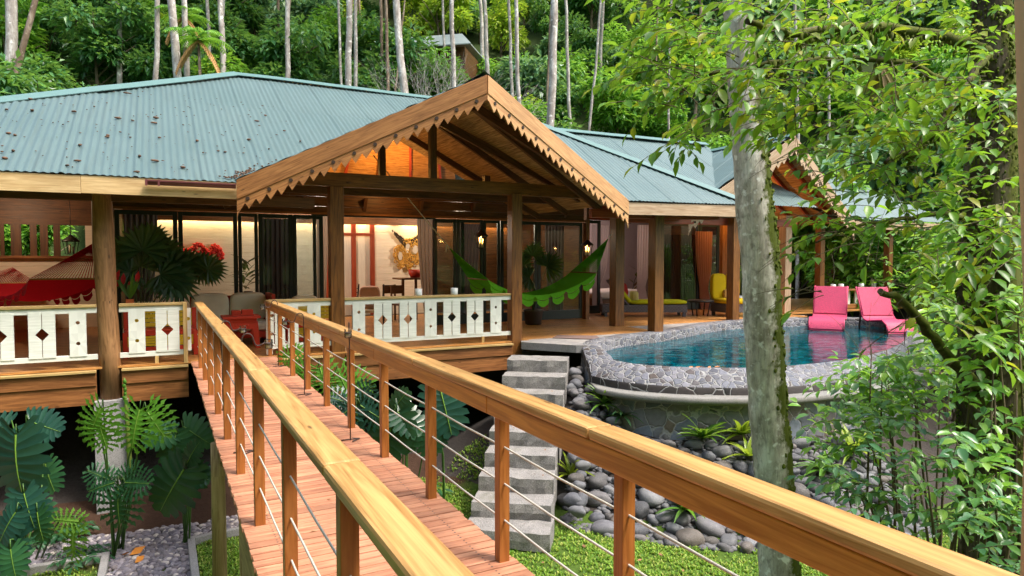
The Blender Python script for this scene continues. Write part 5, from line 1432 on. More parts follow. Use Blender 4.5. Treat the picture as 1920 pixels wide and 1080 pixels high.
t = hl('boulder', 'pale rock outcrop behind the ledge of white cups', 'rock', at_v(1600, 520, 5.5).x, 5.5)
for k in range(7):
    m = MB(); m.blob((rv(-1.0, 1.0), rv(-.3, .3), .7+rv(0, .9)*(1-abs(k-3)/4)), rv(.4, .7), .5, rv(.4, .7), 12, 8, .25); obj('rock_face', m, CONC2, t)
m = MB(); x = at_y(1912, 200, 1.9); m.tube([at_y(1911, -560, 1.9), at_y(1919, -60, 1.9), at_y(1929, 300, 1.9), at_y(1942, 700, 1.9), Vector((at_y(1950, 700, 1.9).x+.05, 1.95, GL0))], .024, 10)
tag(obj('leaning_pole', m, plain('pale_peeled_pole', (.62, .42, .28), .5, .15)), 'pale peeled wooden pole close to the camera at right edge', 'pole')
# ------------------------------------------------------------------ leaves
def leaf(mb, p, d, n, L, Wd, fold=.25, droop=.25):
    p = Vector(p); d = Vector(d).normalized(); s = d.cross(Vector(n))
    if s.length < .05: s = d.cross(Vector((1, .3, 0)))
    s.normalize(); n = s.cross(d)
    def q(t, w, sd):
        return p + d*(t*L) + s*(sd*w*Wd*.5) + n*((abs(sd)*w*fold*Wd) - droop*L*t*t)
    vs = [q(0, 0, 0), q(.28, .8, 1), q(.28, .8, -1), q(.32, 0, 0), q(.62, .95, 1), q(.62, .95, -1), q(.66, 0, 0), q(1, 0, 0)]
    mb.add(vs, [(0, 3, 1), (0, 2, 3), (3, 6, 4, 1), (3, 2, 5, 6), (6, 7, 4), (6, 5, 7)], None, True)
def leaf4(mb, p, d, n, L, Wd):
    p = Vector(p); d = Vector(d).normalized(); s = d.cross(Vector(n)); s = s.normalized() if s.length > .05 else d.cross(Vector((1, .3, 0))).normalized(); n = s.cross(d)
    mb.add([p, p+d*L*.45+s*Wd*.5+n*.12*Wd, p+d*L-n*.15*L, p+d*L*.45-s*Wd*.5+n*.12*Wd], [(0, 2, 1), (0, 3, 2)])
def rdir(zlo=-1, zhi=1):
    z = rv(zlo, zhi); a = rv(0, 6.283); r = math.sqrt(max(0, 1-z*z)); return Vector((r*math.cos(a), r*math.sin(a), z))
CULL = None
def spray(ml, mt, p, d, L, nl, size, wr=.45, droop=.5, tw=.0035):
    """a drooping twig with leaves alternately left and right"""
    p = Vector(p); d = Vector(d).normalized(); pts = [p]; q = p.copy(); k = 6
    for i in range(k):
        d = (d + Vector((rv(-.12, .12), rv(-.12, .12), -droop/k+rv(-.08, .08)))).normalized(); q = q+d*(L/k); pts.append(q.copy())
    mt.tube(pts, [tw*(1-.6*i/k) for i in range(k+1)], 4, False)
    for i in range(nl):
        f = (i+.8)/nl*k; i0 = min(k-1, int(f)); pp = pts[i0].lerp(pts[i0+1], f-i0); dd = (pts[i0+1]-pts[i0]).normalized()
        sd = dd.cross(Vector((0, 0, 1))); sd = sd.normalized() if sd.length > .01 else Vector((1, 0, 0))
        sg = 1 if i % 2 else -1
        ld = (dd*rv(.3, .8)+sd*sg*rv(.6, 1.0)+Vector((0, 0, rv(-.55, .15)))).normalized()
        if i == nl-1: ld = dd
        if CULL and CULL(pp): continue
        leaf(ml, pp, ld, Vector((rv(-.5, .5), rv(-.5, .5), 1)), size*rv(.7, 1.2), size*wr*rv(.8, 1.2))
    return pts
LG = [(.045, .13, .012), (.085, .22, .018), (.035, .10, .02), (.13, .30, .025), (.06, .17, .02)]
NEARL = leafmat('near_leaves', [(.06, .17, .012), (.11, .28, .018), (.045, .13, .02), (.17, .37, .025), (.08, .22, .02), (.36, .34, .02)], .38, .45)
SHRUBL = leafmat('shrub_leaves', [(.07, .19, .05), (.12, .30, .07), (.20, .42, .04), (.10, .23, .11), (.30, .50, .04)], .3, .42)
TWIG = plain('twig_bark', (.11, .085, .05), .8, .3)
MOSS = plain('moss', (.10, .13, .012), .95, .5, 30)
PALE = bark('pale_lichen_bark', (.24, .215, .185), (.60, .565, .52), (.86, .84, .80), 7.5, (.05, .065, .008), .36)
MOSSB = bark('mossy_dark_bark', (.03, .022, .015), (.085, .065, .045), (.15, .125, .09), 6, (.05, .06, .008), .85)

# ------------------------------------------------------------------ pale barked tree standing before the pool
YT = 6.1
tb = at_y(1462, 1080, YT); base = Vector((tb.x+.02, YT, gz1(tb.x, YT)))
t = thing('pale_barked_tree', 'pale lichen-covered tree trunk with moss in front of the pool', 'tree', base)
m = MB(); pts = []; rad = []
for py, px, w_ in ((1130, 1466, 76), (1000, 1456, 73), (900, 1451, 71), (780, 1441, 70), (650, 1433, 69), (520, 1427, 68), (400, 1416, 68), (300, 1407, 63), (200, 1398, 58), (100, 1390, 55), (0, 1382, 52), (-200, 1365, 46), (-500, 1335, 40), (-900, 1300, 30)):
    p = at_y(px, py, YT+.0); pts.append(p-base); rad.append(w_/2*YT/FPX)
pts.insert(0, Vector((.02, 0, -.1))); rad.insert(0, rad[0]*1.35)
m2 = MB(); fine = []; fr = []
for i in range(len(pts)-1):
    for k in range(6): fine.append(pts[i].lerp(pts[i+1], k/6)+Vector((rv(-.006, .006), 0, 0))); fr.append(rad[i]+(rad[i+1]-rad[i])*k/6)
m2.tube(fine, fr, 22, True, .018); obj('trunk', m2, PALE, t)
mm = MB()       # moss tufts on the right side
for i in range(420):
    k = rnd.randrange(6, 60); p = fine[k]; a = rv(-.75, .35) if i % 3 else rv(-1.6, .6); r = fr[k]
    c = p+Vector((r*math.cos(a), r*math.sin(a), rv(-.05, .05))); mm.blob(c, rv(.008, .02), rv(.01, .02), rv(.01, .03), 5, 3, .3)
obj('moss', mm, MOSS, t)['kind'] = 'stuff'
cl, ct = MB(), MB()
for i in range(40):
    p = pts[-1]+Vector((rv(-1.6, 1.6), rv(-1.2, 2.2), rv(-1.0, 1.6))); spray(cl, ct, p, rdir(-.3, .5), .8, 11, .17)
obj('crown', cl, NEARL, t); obj('twigs', ct, TWIG, t)

# ------------------------------------------------------------------ mossy tree at the right with its branches hanging across the view
YM = 5.6
mb0 = at_y(1868, 1080, YM); base = Vector((mb0.x, YM, gz1(mb0.x, YM)))
t = thing('mossy_tree', 'dark mossy tree at the right whose leafy branches hang over the view', 'tree', base)
m = MB(); tp = [(1100, 1872, 120), (900, 1868, 118), (760, 1860, 110), (640, 1858, 104), (520, 1852, 98), (400, 1852, 92), (300, 1858, 84), (200, 1862, 74), (100, 1862, 66), (20, 1860, 60), (-200, 1850, 52), (-600, 1830, 40)]
pts = [at_y(px, py, YM)-base for py, px, _ in tp]; rad = [w_/2*YM/FPX for _, _, w_ in tp]
pts.insert(0, Vector((0, 0, -.1))); rad.insert(0, rad[0]*1.4)
m.tube(pts, rad, 18, True, .07); obj('trunk', m, MOSSB, t)
def branch(px, r0, r1, name='branch'):
    P = [at_y(*q)-base for q in px]; m = MB(); n = len(P); F = []
    for i in range(n-1):
        for k in range(5): F.append(P[i].lerp(P[i+1], k/5)+Vector((rv(-.012, .012), rv(-.012, .012), rv(-.012, .012))))
    F.append(P[-1]); m.tube(F, [r0+(r1-r0)*i/len(F) for i in range(len(F))], 8, True, .1); obj(name, m, MOSSB, t); return F
B1 = branch([(1868, 105, 5.6), (1800, 75, 5.2), (1740, 62, 4.9), (1660, 52, 4.6), (1570, 50, 4.3), (1480, 64, 4.1), (1400, 40, 3.9)], .045, .016)
B2 = branch([(1866, 95, 5.6), (1830, 130, 5.2), (1800, 175, 5.0), (1760, 235, 4.8), (1715, 280, 4.7), (1660, 305, 4.5)], .035, .012)
B3 = branch([(1862, 215, 5.6), (1790, 165, 5.1), (1715, 120, 4.9), (1640, 108, 4.7), (1540, 112, 4.5), (1440, 120, 4.3), (1330, 140, 4.2)], .028, .009)
B4 = branch([(1855, 420, 5.6), (1780, 400, 5.0), (1690, 410, 4.7), (1600, 425, 4.5), (1530, 455, 4.4)], .022, .006)
B5 = branch([(1862, 760, 5.6), (1800, 690, 5.3), (1740, 620, 5.1), (1690, 560, 5.0), (1650, 545, 4.9)], .05, .02)
mm = MB()
for B, n in ((B1, 260), (B2, 320), (B3, 130)):
    for i in range(n):
        p = B[rnd.randrange(0, int(len(B)*.85))]; l = abs(rnd.gauss(0, .05))
        mm.blob(p+Vector((rv(-.03, .03), rv(-.03, .03), rv(-.02, .03)-l)), rv(.006, .016), rv(.006, .016), rv(.01, .035), 5, 3, .4)
for i in range(1500):
    k = rnd.randrange(1, len(pts)-1); f = rnd.random(); p = pts[k].lerp(pts[k+1], f); a = rv(-4.2, -.9); r = rad[k]
    mm.blob(p+Vector((r*.99*math.cos(a), r*.99*math.sin(a), 0)), rv(.006, .014), rv(.006, .012), rv(.008, .022), 5, 3, .4)
obj('moss', mm, MOSS, t)['kind'] = 'stuff'
fl_, ft_ = MB(), MB()
def pix(p):
    r = p-Vector((0, 0, EYE)); cp, sp = math.cos(PITCH), math.sin(PITCH); d = r.y*cp-r.z*sp; return 960+FPX*r.x/d, 540-FPX*(r.z*cp+r.y*sp)/d
def gap(b):        # keep the clearing before the pool open
    def f(p):
        x, y = pix(p+b); return (1490 < x < 1715 and 500 < y < 665 and rnd.random() < .94) or (1340 < x < 1480 and y > 275) or (1480 < x < 1740 and 270 < y <= 500 and rnd.random() < (.75 if y > 430 and x > 1530 else .42))
    return f
CULL = gap(base)
def fill(n, x0, x1, y0, y1, Y0, Y1, size, L, dirx=(-1, .3), skip=None, nl=9, droop=.5, wr=.42):
    c = 0
    while c < n:
        px, py = rv(x0, x1), rv(y0, y1)
        if skip and skip(px, py): continue
        c += 1; p = at_y(px, py, rv(Y0, Y1))-base
        spray(fl_, ft_, p, Vector((rv(*dirx), rv(-.4, .4), rv(-.25, .35))), L*rv(.7, 1.3), nl, size, wr, droop)
fill(46, 1740, 1930, 130, 470, 4.0, 5.3, .11, .42, (-1, .5))
# upper left fan of leaves: open towards the left, dense near the branch
def up_skip(px, py):
    lim = 1260+max(0, (py-60))*.15
    return px < lim-60 or (py > 235 and px < 1330) or (py > 250 and px < 1480)
fill(74, 1270, 1560, -40, 225, 3.7, 4.6, .105, .50, (-1, .1), up_skip)
fill(84, 1440, 1880, -40, 230, 3.9, 5.4, .105, .48, (-1, .4))
fill(12, 1230, 1350, 60, 215, 3.9, 4.4, .10, .42, (-1, -.3))
fill(40, 1480, 1720, 190, 330, 4.2, 5.0, .10, .42, (-1, .3))
fill(48, 1560, 1880, 250, 480, 4.2, 5.5, .12, .48, (-1, .3), lambda x, y: x < 1560+max(0, 330-y)*.4)
fill(26, 1520, 1760, 400, 520, 4.2, 5.0, .12, .45, (-1, .1), lambda x, y: y > 500 and x < 1600)
fill(26, 1720, 1930, 420, 620, 4.4, 5.4, .13, .45, (-1, .6))
fill(7, 1500, 1570, 470, 560, 4.3, 4.6, .11, .35, (-1, -.3))
fill(4, 1275, 1300, 262, 275, 4.1, 4.3, .09, .18, (-.3, .3), None, 5, 1.2)
fill(6, 1395, 1450, 225, 265, 4.8, 5.3, .10, .28, (-.4, .4), None, 6, 1.1)
CULL = None
obj('foliage', fl_, NEARL, t); obj('twigs', ft_, TWIG, t)['kind'] = 'stuff'
br_ = MB()      # the withered bromeliad hanging on the upper branch
c = at_y(1652, 122, 4.7)-base
for i in range(16):
    a = rv(-1, 1); d = Vector((a*.6, rv(-.3, .3), -1)).normalized(); leaf(br_, c+Vector((rv(-.03, .03), 0, 0)), d, Vector((0, -1, .2)), rv(.18, .34), .03, .3, .05)
obj('bromeliad', br_, leafmat('withered_leaf', [(.20, .12, .07), (.32, .24, .10), (.20, .26, .03)], .6, .2), t)

# ------------------------------------------------------------------ shrubs and young trees at the right
def shrub(name, label, cat, px, py, Y, regions, mat=SHRUBL, stems=6, extra=None, group=None):
    b = at_y(px, py, Y); base = Vector((b.x, Y, gz1(b.x, Y))); t = thing(name, label, cat, base, 0, group)
    ml, mt = MB(), MB()
    global CULL
    CULL = gap(base); ends = []
    for (n, x0, x1, y0, y1, Y0, Y1, size, L, nl) in regions:
        for i in range(n):
            p = at_y(rv(x0, x1), rv(y0, y1), rv(Y0, Y1))-base
            p.z = max(p.z, .05)
            spray(ml, mt, p, Vector((rv(-1, .7), rv(-.7, .4), rv(-.1, .7))), L*rv(.7, 1.3), nl, size, .46, .55); ends.append(p)
    CULL = None; ms = MB()
    for i in range(stems):
        e = rnd.choice(ends); m_ = e*.5+Vector((rv(-.15, .15), rv(-.1, .1), .05)); s0 = Vector((rv(-.2, .2), rv(-.2, .2), -.05))
        ms.tube([s0, s0.lerp(m_, .5)+Vector((0, 0, .08)), m_, m_.lerp(e, .5)+Vector((0, 0, .04)), e], [.016, .014, .012, .009, .005], 6)
    obj('stems', ms, TWIG, t); obj('twigs', mt, TWIG, t)['kind'] = 'stuff'; obj('foliage', ml, mat, t); return t
shrub('leafy_shrub', 'bright leafed shrub hanging before the right end of the pool', 'shrub', 1700, 900, 6.6, [(44, 1590, 1760, 640, 790, 6.0, 7.0, .135, .5, 10), (10, 1565, 1640, 650, 730, 6.3, 6.8, .125, .4, 8), (24, 1540, 1680, 755, 850, 6.2, 7.2, .135, .45, 10)],
      leafmat('bright_shrub_leaves', [(.09, .24, .04), (.16, .38, .03), (.26, .46, .03), (.10, .22, .11), (.14, .32, .08)], .3, .42), 9)
shrub('leafy_shrub', 'dark leafed shrub rising behind the rail at lower right corner', 'shrub', 1760, 1000, 5.0, [(40, 1640, 1900, 800, 1000, 4.4, 5.5, .112, .46, 10), (18, 1560, 1720, 880, 960, 4.8, 5.5, .105, .40, 10), (16, 1780, 1930, 950, 1090, 4.2, 4.8, .11, .4, 10)], leafmat('dark_shrub_leaves', [(.06, .17, .085), (.10, .27, .11), (.15, .33, .06), (.09, .21, .13), (.26, .44, .05)], .28, .36), 10)
shrub('leafy_shrub', 'glossy shrub growing between the mossy trunk and the pool end', 'shrub', 1800, 820, 6.2, [(46, 1690, 1900, 600, 810, 5.4, 7.0, .125, .5, 10), (22, 1830, 1930, 480, 700, 5.2, 6.0, .12, .45, 10)], None or SHRUBL, 9)
shrub('leafy_shrub', 'bright green creeper leaves clothing the foot of the mossy trunk', 'creeper', 1880, 960, 5.3, [(40, 1780, 1935, 560, 930, 4.7, 5.4, .12, .36, 9)], leafmat('creeper_leaves', [(.08, .22, .05), (.14, .34, .05), (.22, .44, .04), (.12, .27, .12)], .3, .4), 6)
shrub('garden_bush', 'sunlit yellow green bush behind the right end of the pool', 'bush', 1790, 640, 13.5, [(70, 1715, 1920, 480, 690, 12.0, 15.0, .24, .8, 9)], leafmat('lime_bush_leaves', [(.14, .30, .02), (.26, .42, .02), (.08, .22, .03), (.20, .34, .03)], .4, .45), 8)
shrub('garden_bush', 'green garden bush growing beside the far right porch', 'bush', 1760, 560, 19, [(60, 1690, 1930, 430, 590, 18.0, 21.5, .30, 1.0, 9)], SHRUBL, 8)
shrub('garden_bush', 'leafy planter bush before the pale rock outcrop', 'bush', 1640, 520, 20.5, [(16, 1620, 1670, 485, 530, 20.2, 21, .16, .4, 8)], leafmat('planter_leaves', [(.10, .26, .03), (.18, .34, .03)], .4, .4), 3)

# ------------------------------------------------------------------ big split leaves
MONL = leafmat('dark_split_leaf', [(.008, .04, .02), (.016, .06, .026)], .24, .14, .5); PHIL = leafmat('fresh_split_leaf', [(.06, .19, .02), (.09, .24, .02)], .45, .35, .25); PHD = leafmat('deep_green_leaf', [(.018, .08, .035), (.03, .11, .04)], .42, .22, .3)
BLUEL = leafmat('blue_green_leaf', [(.008, .044, .034), (.016, .064, .042)], .36, .12, .4)
RIB = plain('leaf_rib', (.14, .26, .03), .5, .1)
def split_leaf(p, d, n, L, nl=8, wide=.75, cut=.55, narrow=.9, droop=.35):
    """a heart-shaped leaf slit between its side veins into lobes; returns blade and rib"""
    p = Vector(p); d = Vector(d).normalized(); s = d.cross(Vector(n)).normalized(); n = s.cross(d)
    mb, rb = MB(), MB()
    def q(t, x):      # t along the rib (may be negative), x sideways
        return p + d*(t*L) + s*(x*L) + n*(-droop*L*(t*abs(t)*.6 + 1.1*x*x) + .05*L*abs(x))
    def bnd(f, r):    # side line at fraction f of the margin, r from rib to margin
        ph = 2.72*(1-f)**.9
        to, xo = .30+.68*math.cos(ph), wide*.56*math.sin(ph)**.8 if ph > 1e-3 else 0
        ti = .90*max(0, f-.06); k = r*r*.35+r*.65
        return ti+(to-ti)*k, xo*r
    for sg in (-1, 1):
        for i in range(nl):
            f0, f1 = i/nl, (i+1)/nl; fc = (f0+f1)/2; ex = rv(.95, 1.06); rows = []
            feather = cut < .45; rs = (0, .14, .26, .36, .46, .56, .66, .76, .86, .95) if feather else (0, cut*.5, cut, (cut+1)/2, .92)
            for ri, r in enumerate(rs):
                g_ = (0 if r < .2 else .16+.18*narrow+(.16 if ri % 2 else -.06)-.12*(r-.5)) if feather else 0 if r <= cut else (.10+.24*narrow)*((r-cut)/(1-cut))**.6
                A_, C_, B_ = bnd(f0+(f1-f0)*g_, r*ex), bnd(fc, r*ex), bnd(f1-(f1-f0)*g_*.8, r*ex)
                rows.append([q(A_[0], sg*A_[1]), q(C_[0], sg*C_[1])-n*(.022*L*math.sin(math.pi*min(1, r+.1))), q(B_[0], sg*B_[1])])
            tp = bnd(fc+.25*(f1-f0), (1.03 if cut > .45 else 1.12)*ex); vs = [x for r_ in rows for x in r_]+[q(tp[0], sg*tp[1])]
            F = []
            nr = len(rs)
            for k in range(nr-1):
                for c in (0, 1): F.append((3*k+c, 3*k+c+1, 3*k+c+4, 3*k+c+3))
            F += [(3*nr-3, 3*nr-2, 3*nr), (3*nr-2, 3*nr-1, 3*nr)]
            if sg > 0: F = [x[::-1] for x in F]
            mb.add(vs, F, None, True)
    rb.tube([q(t, 0)+n*.004 for t in (0, .2, .4, .6, .8, .92)], [.009*L*2, .012*L, .010*L, .008*L, .006*L, .003*L], 5, False)
    return mb, rb
def leaf_plant(name, label, b, leaves, mat, cut=.5, narrow=.8, nl=8, group=None, wide=.75, mats=None):
    """leaves: (pixel x, pixel y of the stalk joint, Y, length, pixel direction x, y, facing)"""
    base = Vector(b); t = thing(name, label, 'plant', base, 0, group)
    st_ = MB()
    for i, (px, py, Y, L, dx, dy) in enumerate(leaves):
        j = at_y(px, py, Y)-base; d = Vector((dx, rv(-.35, -.1), -dy)).normalized(); n = Vector((rv(-.25, .25), -1.0, rv(.35, .8)))
        L *= .92; a, r_ = split_leaf(j, d, n, L, nl, wide, cut, narrow, rv(.2, .4)); lo_ = obj('leaf', a, (mats[i] if mats else mat), t); obj('rib', r_, RIB, lo_)
        up = Vector((0, 0, .15+.12*L)); c = j*.5+Vector((rv(-.1, .1), .1, .1)); st_.tube([Vector((rv(-.05, .05), rv(-.05, .05), -.05)), c*.6+up*.4, c+up, j+up*.35-d*.04, j], [.014, .012, .010, .008, .006], 6)
    obj('stalks', st_, plain('leaf_stalk', (.05, .12, .02), .5, .2), t); return t
G = lambda px, py, Y: (lambda q: Vector((q.x, Y, gz1(q.x, Y))))(at_y(px, py, Y))
leaf_plant('monstera', 'huge blue green monstera with slit leaves at the left edge', G(40, 950, 8.4), [(30, 815, 8.0, .85, .05, 1), (55, 790, 8.6, .5, .9, .25), (15, 800, 8.6, .5, -.7, .2), (45, 925, 7.9, .5, .35, 1), (10, 1000, 7.7, .55, .1, 1), (30, 960, 7.7, .45, -.5, .9)], BLUEL, .68, .72, 9, None, .95)
leaf_plant('philodendron', 'bright yellow green philodendron growing at the foot of the log post', G(215, 880, 8.7), [(190, 765, 8.3, .55, -.35, .75), (262, 768, 8.2, .58, -.15, 1), (185, 790, 8.3, .45, .3, .9), (275, 770, 8.4, .5, .6, .8)], PHIL, .30, .55, 9, None, .95)
leaf_plant('philodendron', 'young light green philodendron leaf arching over the pebble bed', G(60, 990, 8.6), [(140, 985, 8.0, .52, -.15, 1), (148, 978, 8.0, .38, -.95, -.15)], leafmat('olive_leaf', [(.10, .22, .03)], .6, .35, .2), .35, .6, 8)
leaf_plant('philodendron', 'dark feathery philodendron in front of the concrete pier', G(225, 930, 8.9), [(222, 910, 8.5, .62, .0, 1), (215, 905, 8.5, .42, -.9, .25), (235, 905, 8.5, .45, .9, -.1), (228, 900, 8.6, .35, .7, -.7), (205, 900, 8.6, .35, -.7, -.5)], PHD, .30, .55, 9, None, 1.0)
leaf_plant('monstera', 'glossy dark monstera under the porch left of the footbridge', G(345, 920, 9.0), [(345, 880, 8.6, .75, -.62, 1), (350, 872, 8.7, .42, .35, -.7), (352, 880, 8.7, .40, .9, .3), (330, 815, 9.0, .5, -.2, 1), (345, 800, 9.2, .5, .5, .3), (322, 812, 9.0, .42, -.9, .1)], MONL, .7, .72, 8, None, .95, [MONL, MONL, MONL, PHD, PHD, PHD])
leaf_plant('monstera', 'dark low monstera beside the pebble bed at lower left', G(25, 1060, 8.0), [(20, 1030, 7.4, .4, .3, 1), (60, 940, 8.0, .4, .8, .8), (85, 870, 8.8, .45, .4, .9), (70, 960, 7.9, .42, .2, 1)], PHD, .5, .65, 8, None, .85)
# plants under the porch seen through the right railing
leaf_plant('philodendron', 'light green philodendron at the porch edge right of the bridge end', G(560, 760, 10.6), [(545, 665, 10.3, .5, .3, .6), (600, 690, 10.1, .6, .35, .9), (635, 700, 10.0, .6, .5, .9), (580, 690, 10.2, .5, -.3, .8), (650, 705, 10.1, .5, .9, .4), (530, 668, 10.5, .4, .8, -.3)], PHIL, .28, .55, 9, None, .9)
leaf_plant('philodendron', 'blue green feathery philodendron below the right railing', G(680, 840, 9.6), [(668, 762, 9.0, .62, .1, 1), (662, 762, 9.0, .5, -.8, .6), (676, 760, 9.0, .5, .85, .5), (670, 755, 9.1, .4, .5, -.7), (655, 757, 9.1, .4, -.8, -.4)], BLUEL, .28, .5, 9, None, 1.0)
leaf_plant('monstera', 'broad dark monstera right of the feathery plant below the railing', G(760, 850, 9.3), [(740, 775, 8.9, .72, -.25, 1), (745, 772, 8.9, .5, .7, .5), (752, 790, 9.0, .5, .3, .9), (738, 770, 9.0, .42, .4, -.7), (800, 800, 9.3, .5, .2, 1)], MONL, .72, .75, 8, None, .95)
leaf_plant('monstera', 'large monstera leaf hanging by itself under the porch near the stairs', G(835, 830, 9.8), [(825, 728, 9.4, .78, .28, 1), (815, 800, 9.4, .35, .35, .8)], BLUEL, .70, .72, 9, None, .85)
# the tall bud by the log post
m = MB(); b = H(lu+.2, -.25, -2.0); m.tube([Vector((0, 0, 0)), Vector((.02, -.02, .8)), Vector((.0, -.03, 1.5)), Vector((-.02, -.03, 2.05))], [.03, .035, .03, .012], 8)
t = thing('budding_shoot', 'thick green budding shoot leaning against the log post', 'plant', H(lu+.24, -.24, gz1(*H(lu+.2, -.25).xy)), ANG); obj('shoot', m, plain('bud_green', (.10, .14, .02), .6, .4), t)
for k in range(5):
    m = MB(); m.blob((-.02+rv(-.015, .015), -.03, 1.75+k*.06), .03, .03, .04, 7, 5, .3); obj('bud', m, PHIL, t)

# ------------------------------------------------------------------ bromeliads among the stones
BROM = leafmat('strap_leaves', [(.06, .17, .02), (.12, .26, .02), (.05, .13, .03)], .35, .3); BROMY = leafmat('yellow_strap_leaves', [(.20, .30, .02), (.30, .36, .03), (.12, .24, .02)], .35, .35); BROMD = leafmat('dark_strap_leaves', [(.02, .07, .03), (.03, .09, .03)], .35, .2)
def on_bank(px, py):
    lo, hi = 6.5, 13.5
    best = None; Y = lo
    while Y < hi:
        q = at_y(px, py, Y); 
        if q.z < gz1(q.x, Y): return Vector((q.x, Y, gz1(q.x, Y)))
        Y += .05
    return Vector((q.x, 9.5, gz1(q.x, 9.5)))
def bromeliad(px, py, s, mat, label, n=22):
    b = on_bank(px, py)+Vector((0, 0, .13)); s *= 1.3; t = thing('bromeliad', label, 'plant', b); m = MB()
    for i in range(n):
        a = 2*math.pi*i/n*2.4+rv(-.2, .2); el = rv(.25, 1.25); L = s*rv(.7, 1.1); d = Vector((math.cos(a)*math.cos(el), math.sin(a)*math.cos(el), math.sin(el)))
        P = []; k = 6; sd = d.cross(Vector((0, 0, 1))).normalized(); q = Vector((0, 0, .03)); dd = d.copy()
        for j in range(k+1):
            w_ = .05*s/.35*(1-(j/k)**2)*.5+.002; P.append([q-sd*w_+Vector((0, 0, .012)), q, q+sd*w_+Vector((0, 0, .012))]); dd = (dd+Vector((0, 0, -.16))).normalized(); q = q+dd*L/k
        m.grid(P)
    obj('leaves', m, mat, t); return t
for args in ((1165, 800, .36, BROMD, 'small dark bromeliad on the stones right of the top steps'), (1132, 780, .34, BROM, 'green bromeliad beside the dark one, next to the stairs'), (1318, 846, .42, BROM, 'full green bromeliad rosette in the middle of the stone bank', 30),
             (1390, 835, .46, BROMY, 'yellow green bromeliad with upright blades left of the pale trunk'), (1402, 880, .34, BROMY, 'drooping yellow green bromeliad low beside the pale trunk', 16), (1296, 795, .24, BROMD, 'tiny dark bromeliad under the pool ledge', 14),
             (1070, 915, .36, BROMY, 'yellowish bromeliad at the right side of the lower steps', 16), (1190, 790, .38, BROM, 'spiky green bromeliad under the left end of the ledge'), (1208, 925, .26, BROM, 'small green bromeliad just behind the right rail', 14),
             (1600, 870, .5, BROMY, 'tall yellow green strap plant between trunk and shrub'), (1545, 905, .4, BROM, 'broad green strap plant right of the pale trunk')):
    bromeliad(*args)
# ------------------------------------------------------------------ palms on the porch
def fan_palm(u, v, label, fans, cat='plant', pot=True, mat=None):
    t = hl('potted_palm', label, cat, u, v)
    if pot:
        m = MB(); m.lathe([(.16, 0), (.2, .02), (.24, .34), (.25, .38), (.22, .38), (.21, .33), (0, .33)], (0, 0, 0), 16, False); obj('pot', m, plain('dark_pot', (.05, .04, .04), .5), t)
    ms = MB()
    for (x, z, y, r, tilt, roll) in fans:
        c = Vector((x, y, z)); m = MB(); n = 20
        ms.tube([Vector((0, 0, .3)), Vector((x*.4, y*.4, z*.55+.2)), c], [.014, .010, .007], 5)
        A = Vector((math.sin(roll), -math.sin(tilt)*.6, math.cos(roll))).normalized(); S = A.cross(Vector((0, -1, .2))).normalized()
        for i in range(n):
            a = (i/(n-1)-.5)*4.2; d = A*math.cos(a)+S*math.sin(a); dn = d.cross(Vector((0, -1, 0))).normalized()
            w_ = r*.085; o_ = Vector((0, (.02 if i % 2 else -.02), 0)); L = r*(1-.25*abs(a)/2.1)
            m.add([c, c+d*L*.6+dn*w_+o_, c+d*L*1.0+Vector((0, -.05*r, -.10*r)), c+d*L*.6-dn*w_-o_], [(0, 1, 2), (0, 2, 3)])
        obj('fan_leaf', m, mat or PALML, t)
    obj('stems', ms, plain('palm_stem', (.04, .06, .02), .6), t); return t
PALML = leafmat('palm_leaf', [(.008, .04, .022), (.014, .06, .028), (.02, .075, .03)], .4, .2)
v_ = 1.6; cx_ = pu(262, v_); fz = lambda px, py: (at_v(px, py, v_).x-cx_, at_v(px, py, v_).z)
fans = []
for px, py, r, tl, ro in ((268, 470, .55, .2, .1), (232, 480, .45, .3, -.9), (300, 478, .5, .2, .8), (262, 500, .5, .5, -.3), (320, 500, .45, .3, 1.2), (345, 498, .42, .2, .9), (375, 500, .42, .3, 1.5), (300, 515, .5, .6, 1.9), (325, 525, .5, .5, 2.2), (245, 510, .42, .5, -1.9), (390, 505, .38, .4, 1.2), (285, 450, .4, .1, -.1)):
    x, z = fz(px, py); fans.append((x, z, rv(-.25, .25), r, tl, ro))
fan_palm(cx_, v_, 'large dark fan palm beside the log post on the porch', fans)
v_ = 2.6; cx_ = pu(1000, v_); fans = [(at_v(px, py, v_).x-cx_, at_v(px, py, v_).z, rv(-.2, .2), r, .3, ro) for px, py, r, ro in ((985, 500, .5, -.6), (1005, 480, .45, .2), (1020, 500, .5, .9), (990, 520, .45, -1.5))]
fan_palm(cx_, v_, 'dark fan palm standing behind the green hammock', fans)
t = hl('potted_ginger', 'red flowering ginger plant in a small orange pot by the log post', 'plant', pu(243, 1.2), 1.2)
m = MB(); m.box(-.06, .06, -.06, .06, .82, .95); m.box(-.03, .03, -.03, .03, 0, .82); obj('pot', m, plain('orange_pot', (.6, .14, .04), .6), t)
m = MB(); m2 = MB()
for i in range(16):
    a = rv(-1.2, 1.2); leaf(m, (0, 0, .95), (math.sin(a)*.6, rv(-.3, .3), 1), (0, -1, .3), rv(.25, .5), .05, .2, .2)
for i in range(6): leaf(m2, (rv(-.3, .3), .1, rv(1.0, 1.3)), (rv(-.5, .5), -.2, 1), (0, -1, .3), .22, .08, .2, .1)
obj('leaves', m, BROM, t); obj('bracts', m2, plain('red_bract', (.45, .01, .02), .5, .3), t)
t = hl('heliconia', 'dark spiky heliconia with reddish leaves behind the glass mullion', 'plant', at_v(465, 500, 4.4).x, 4.4)
m = MB()
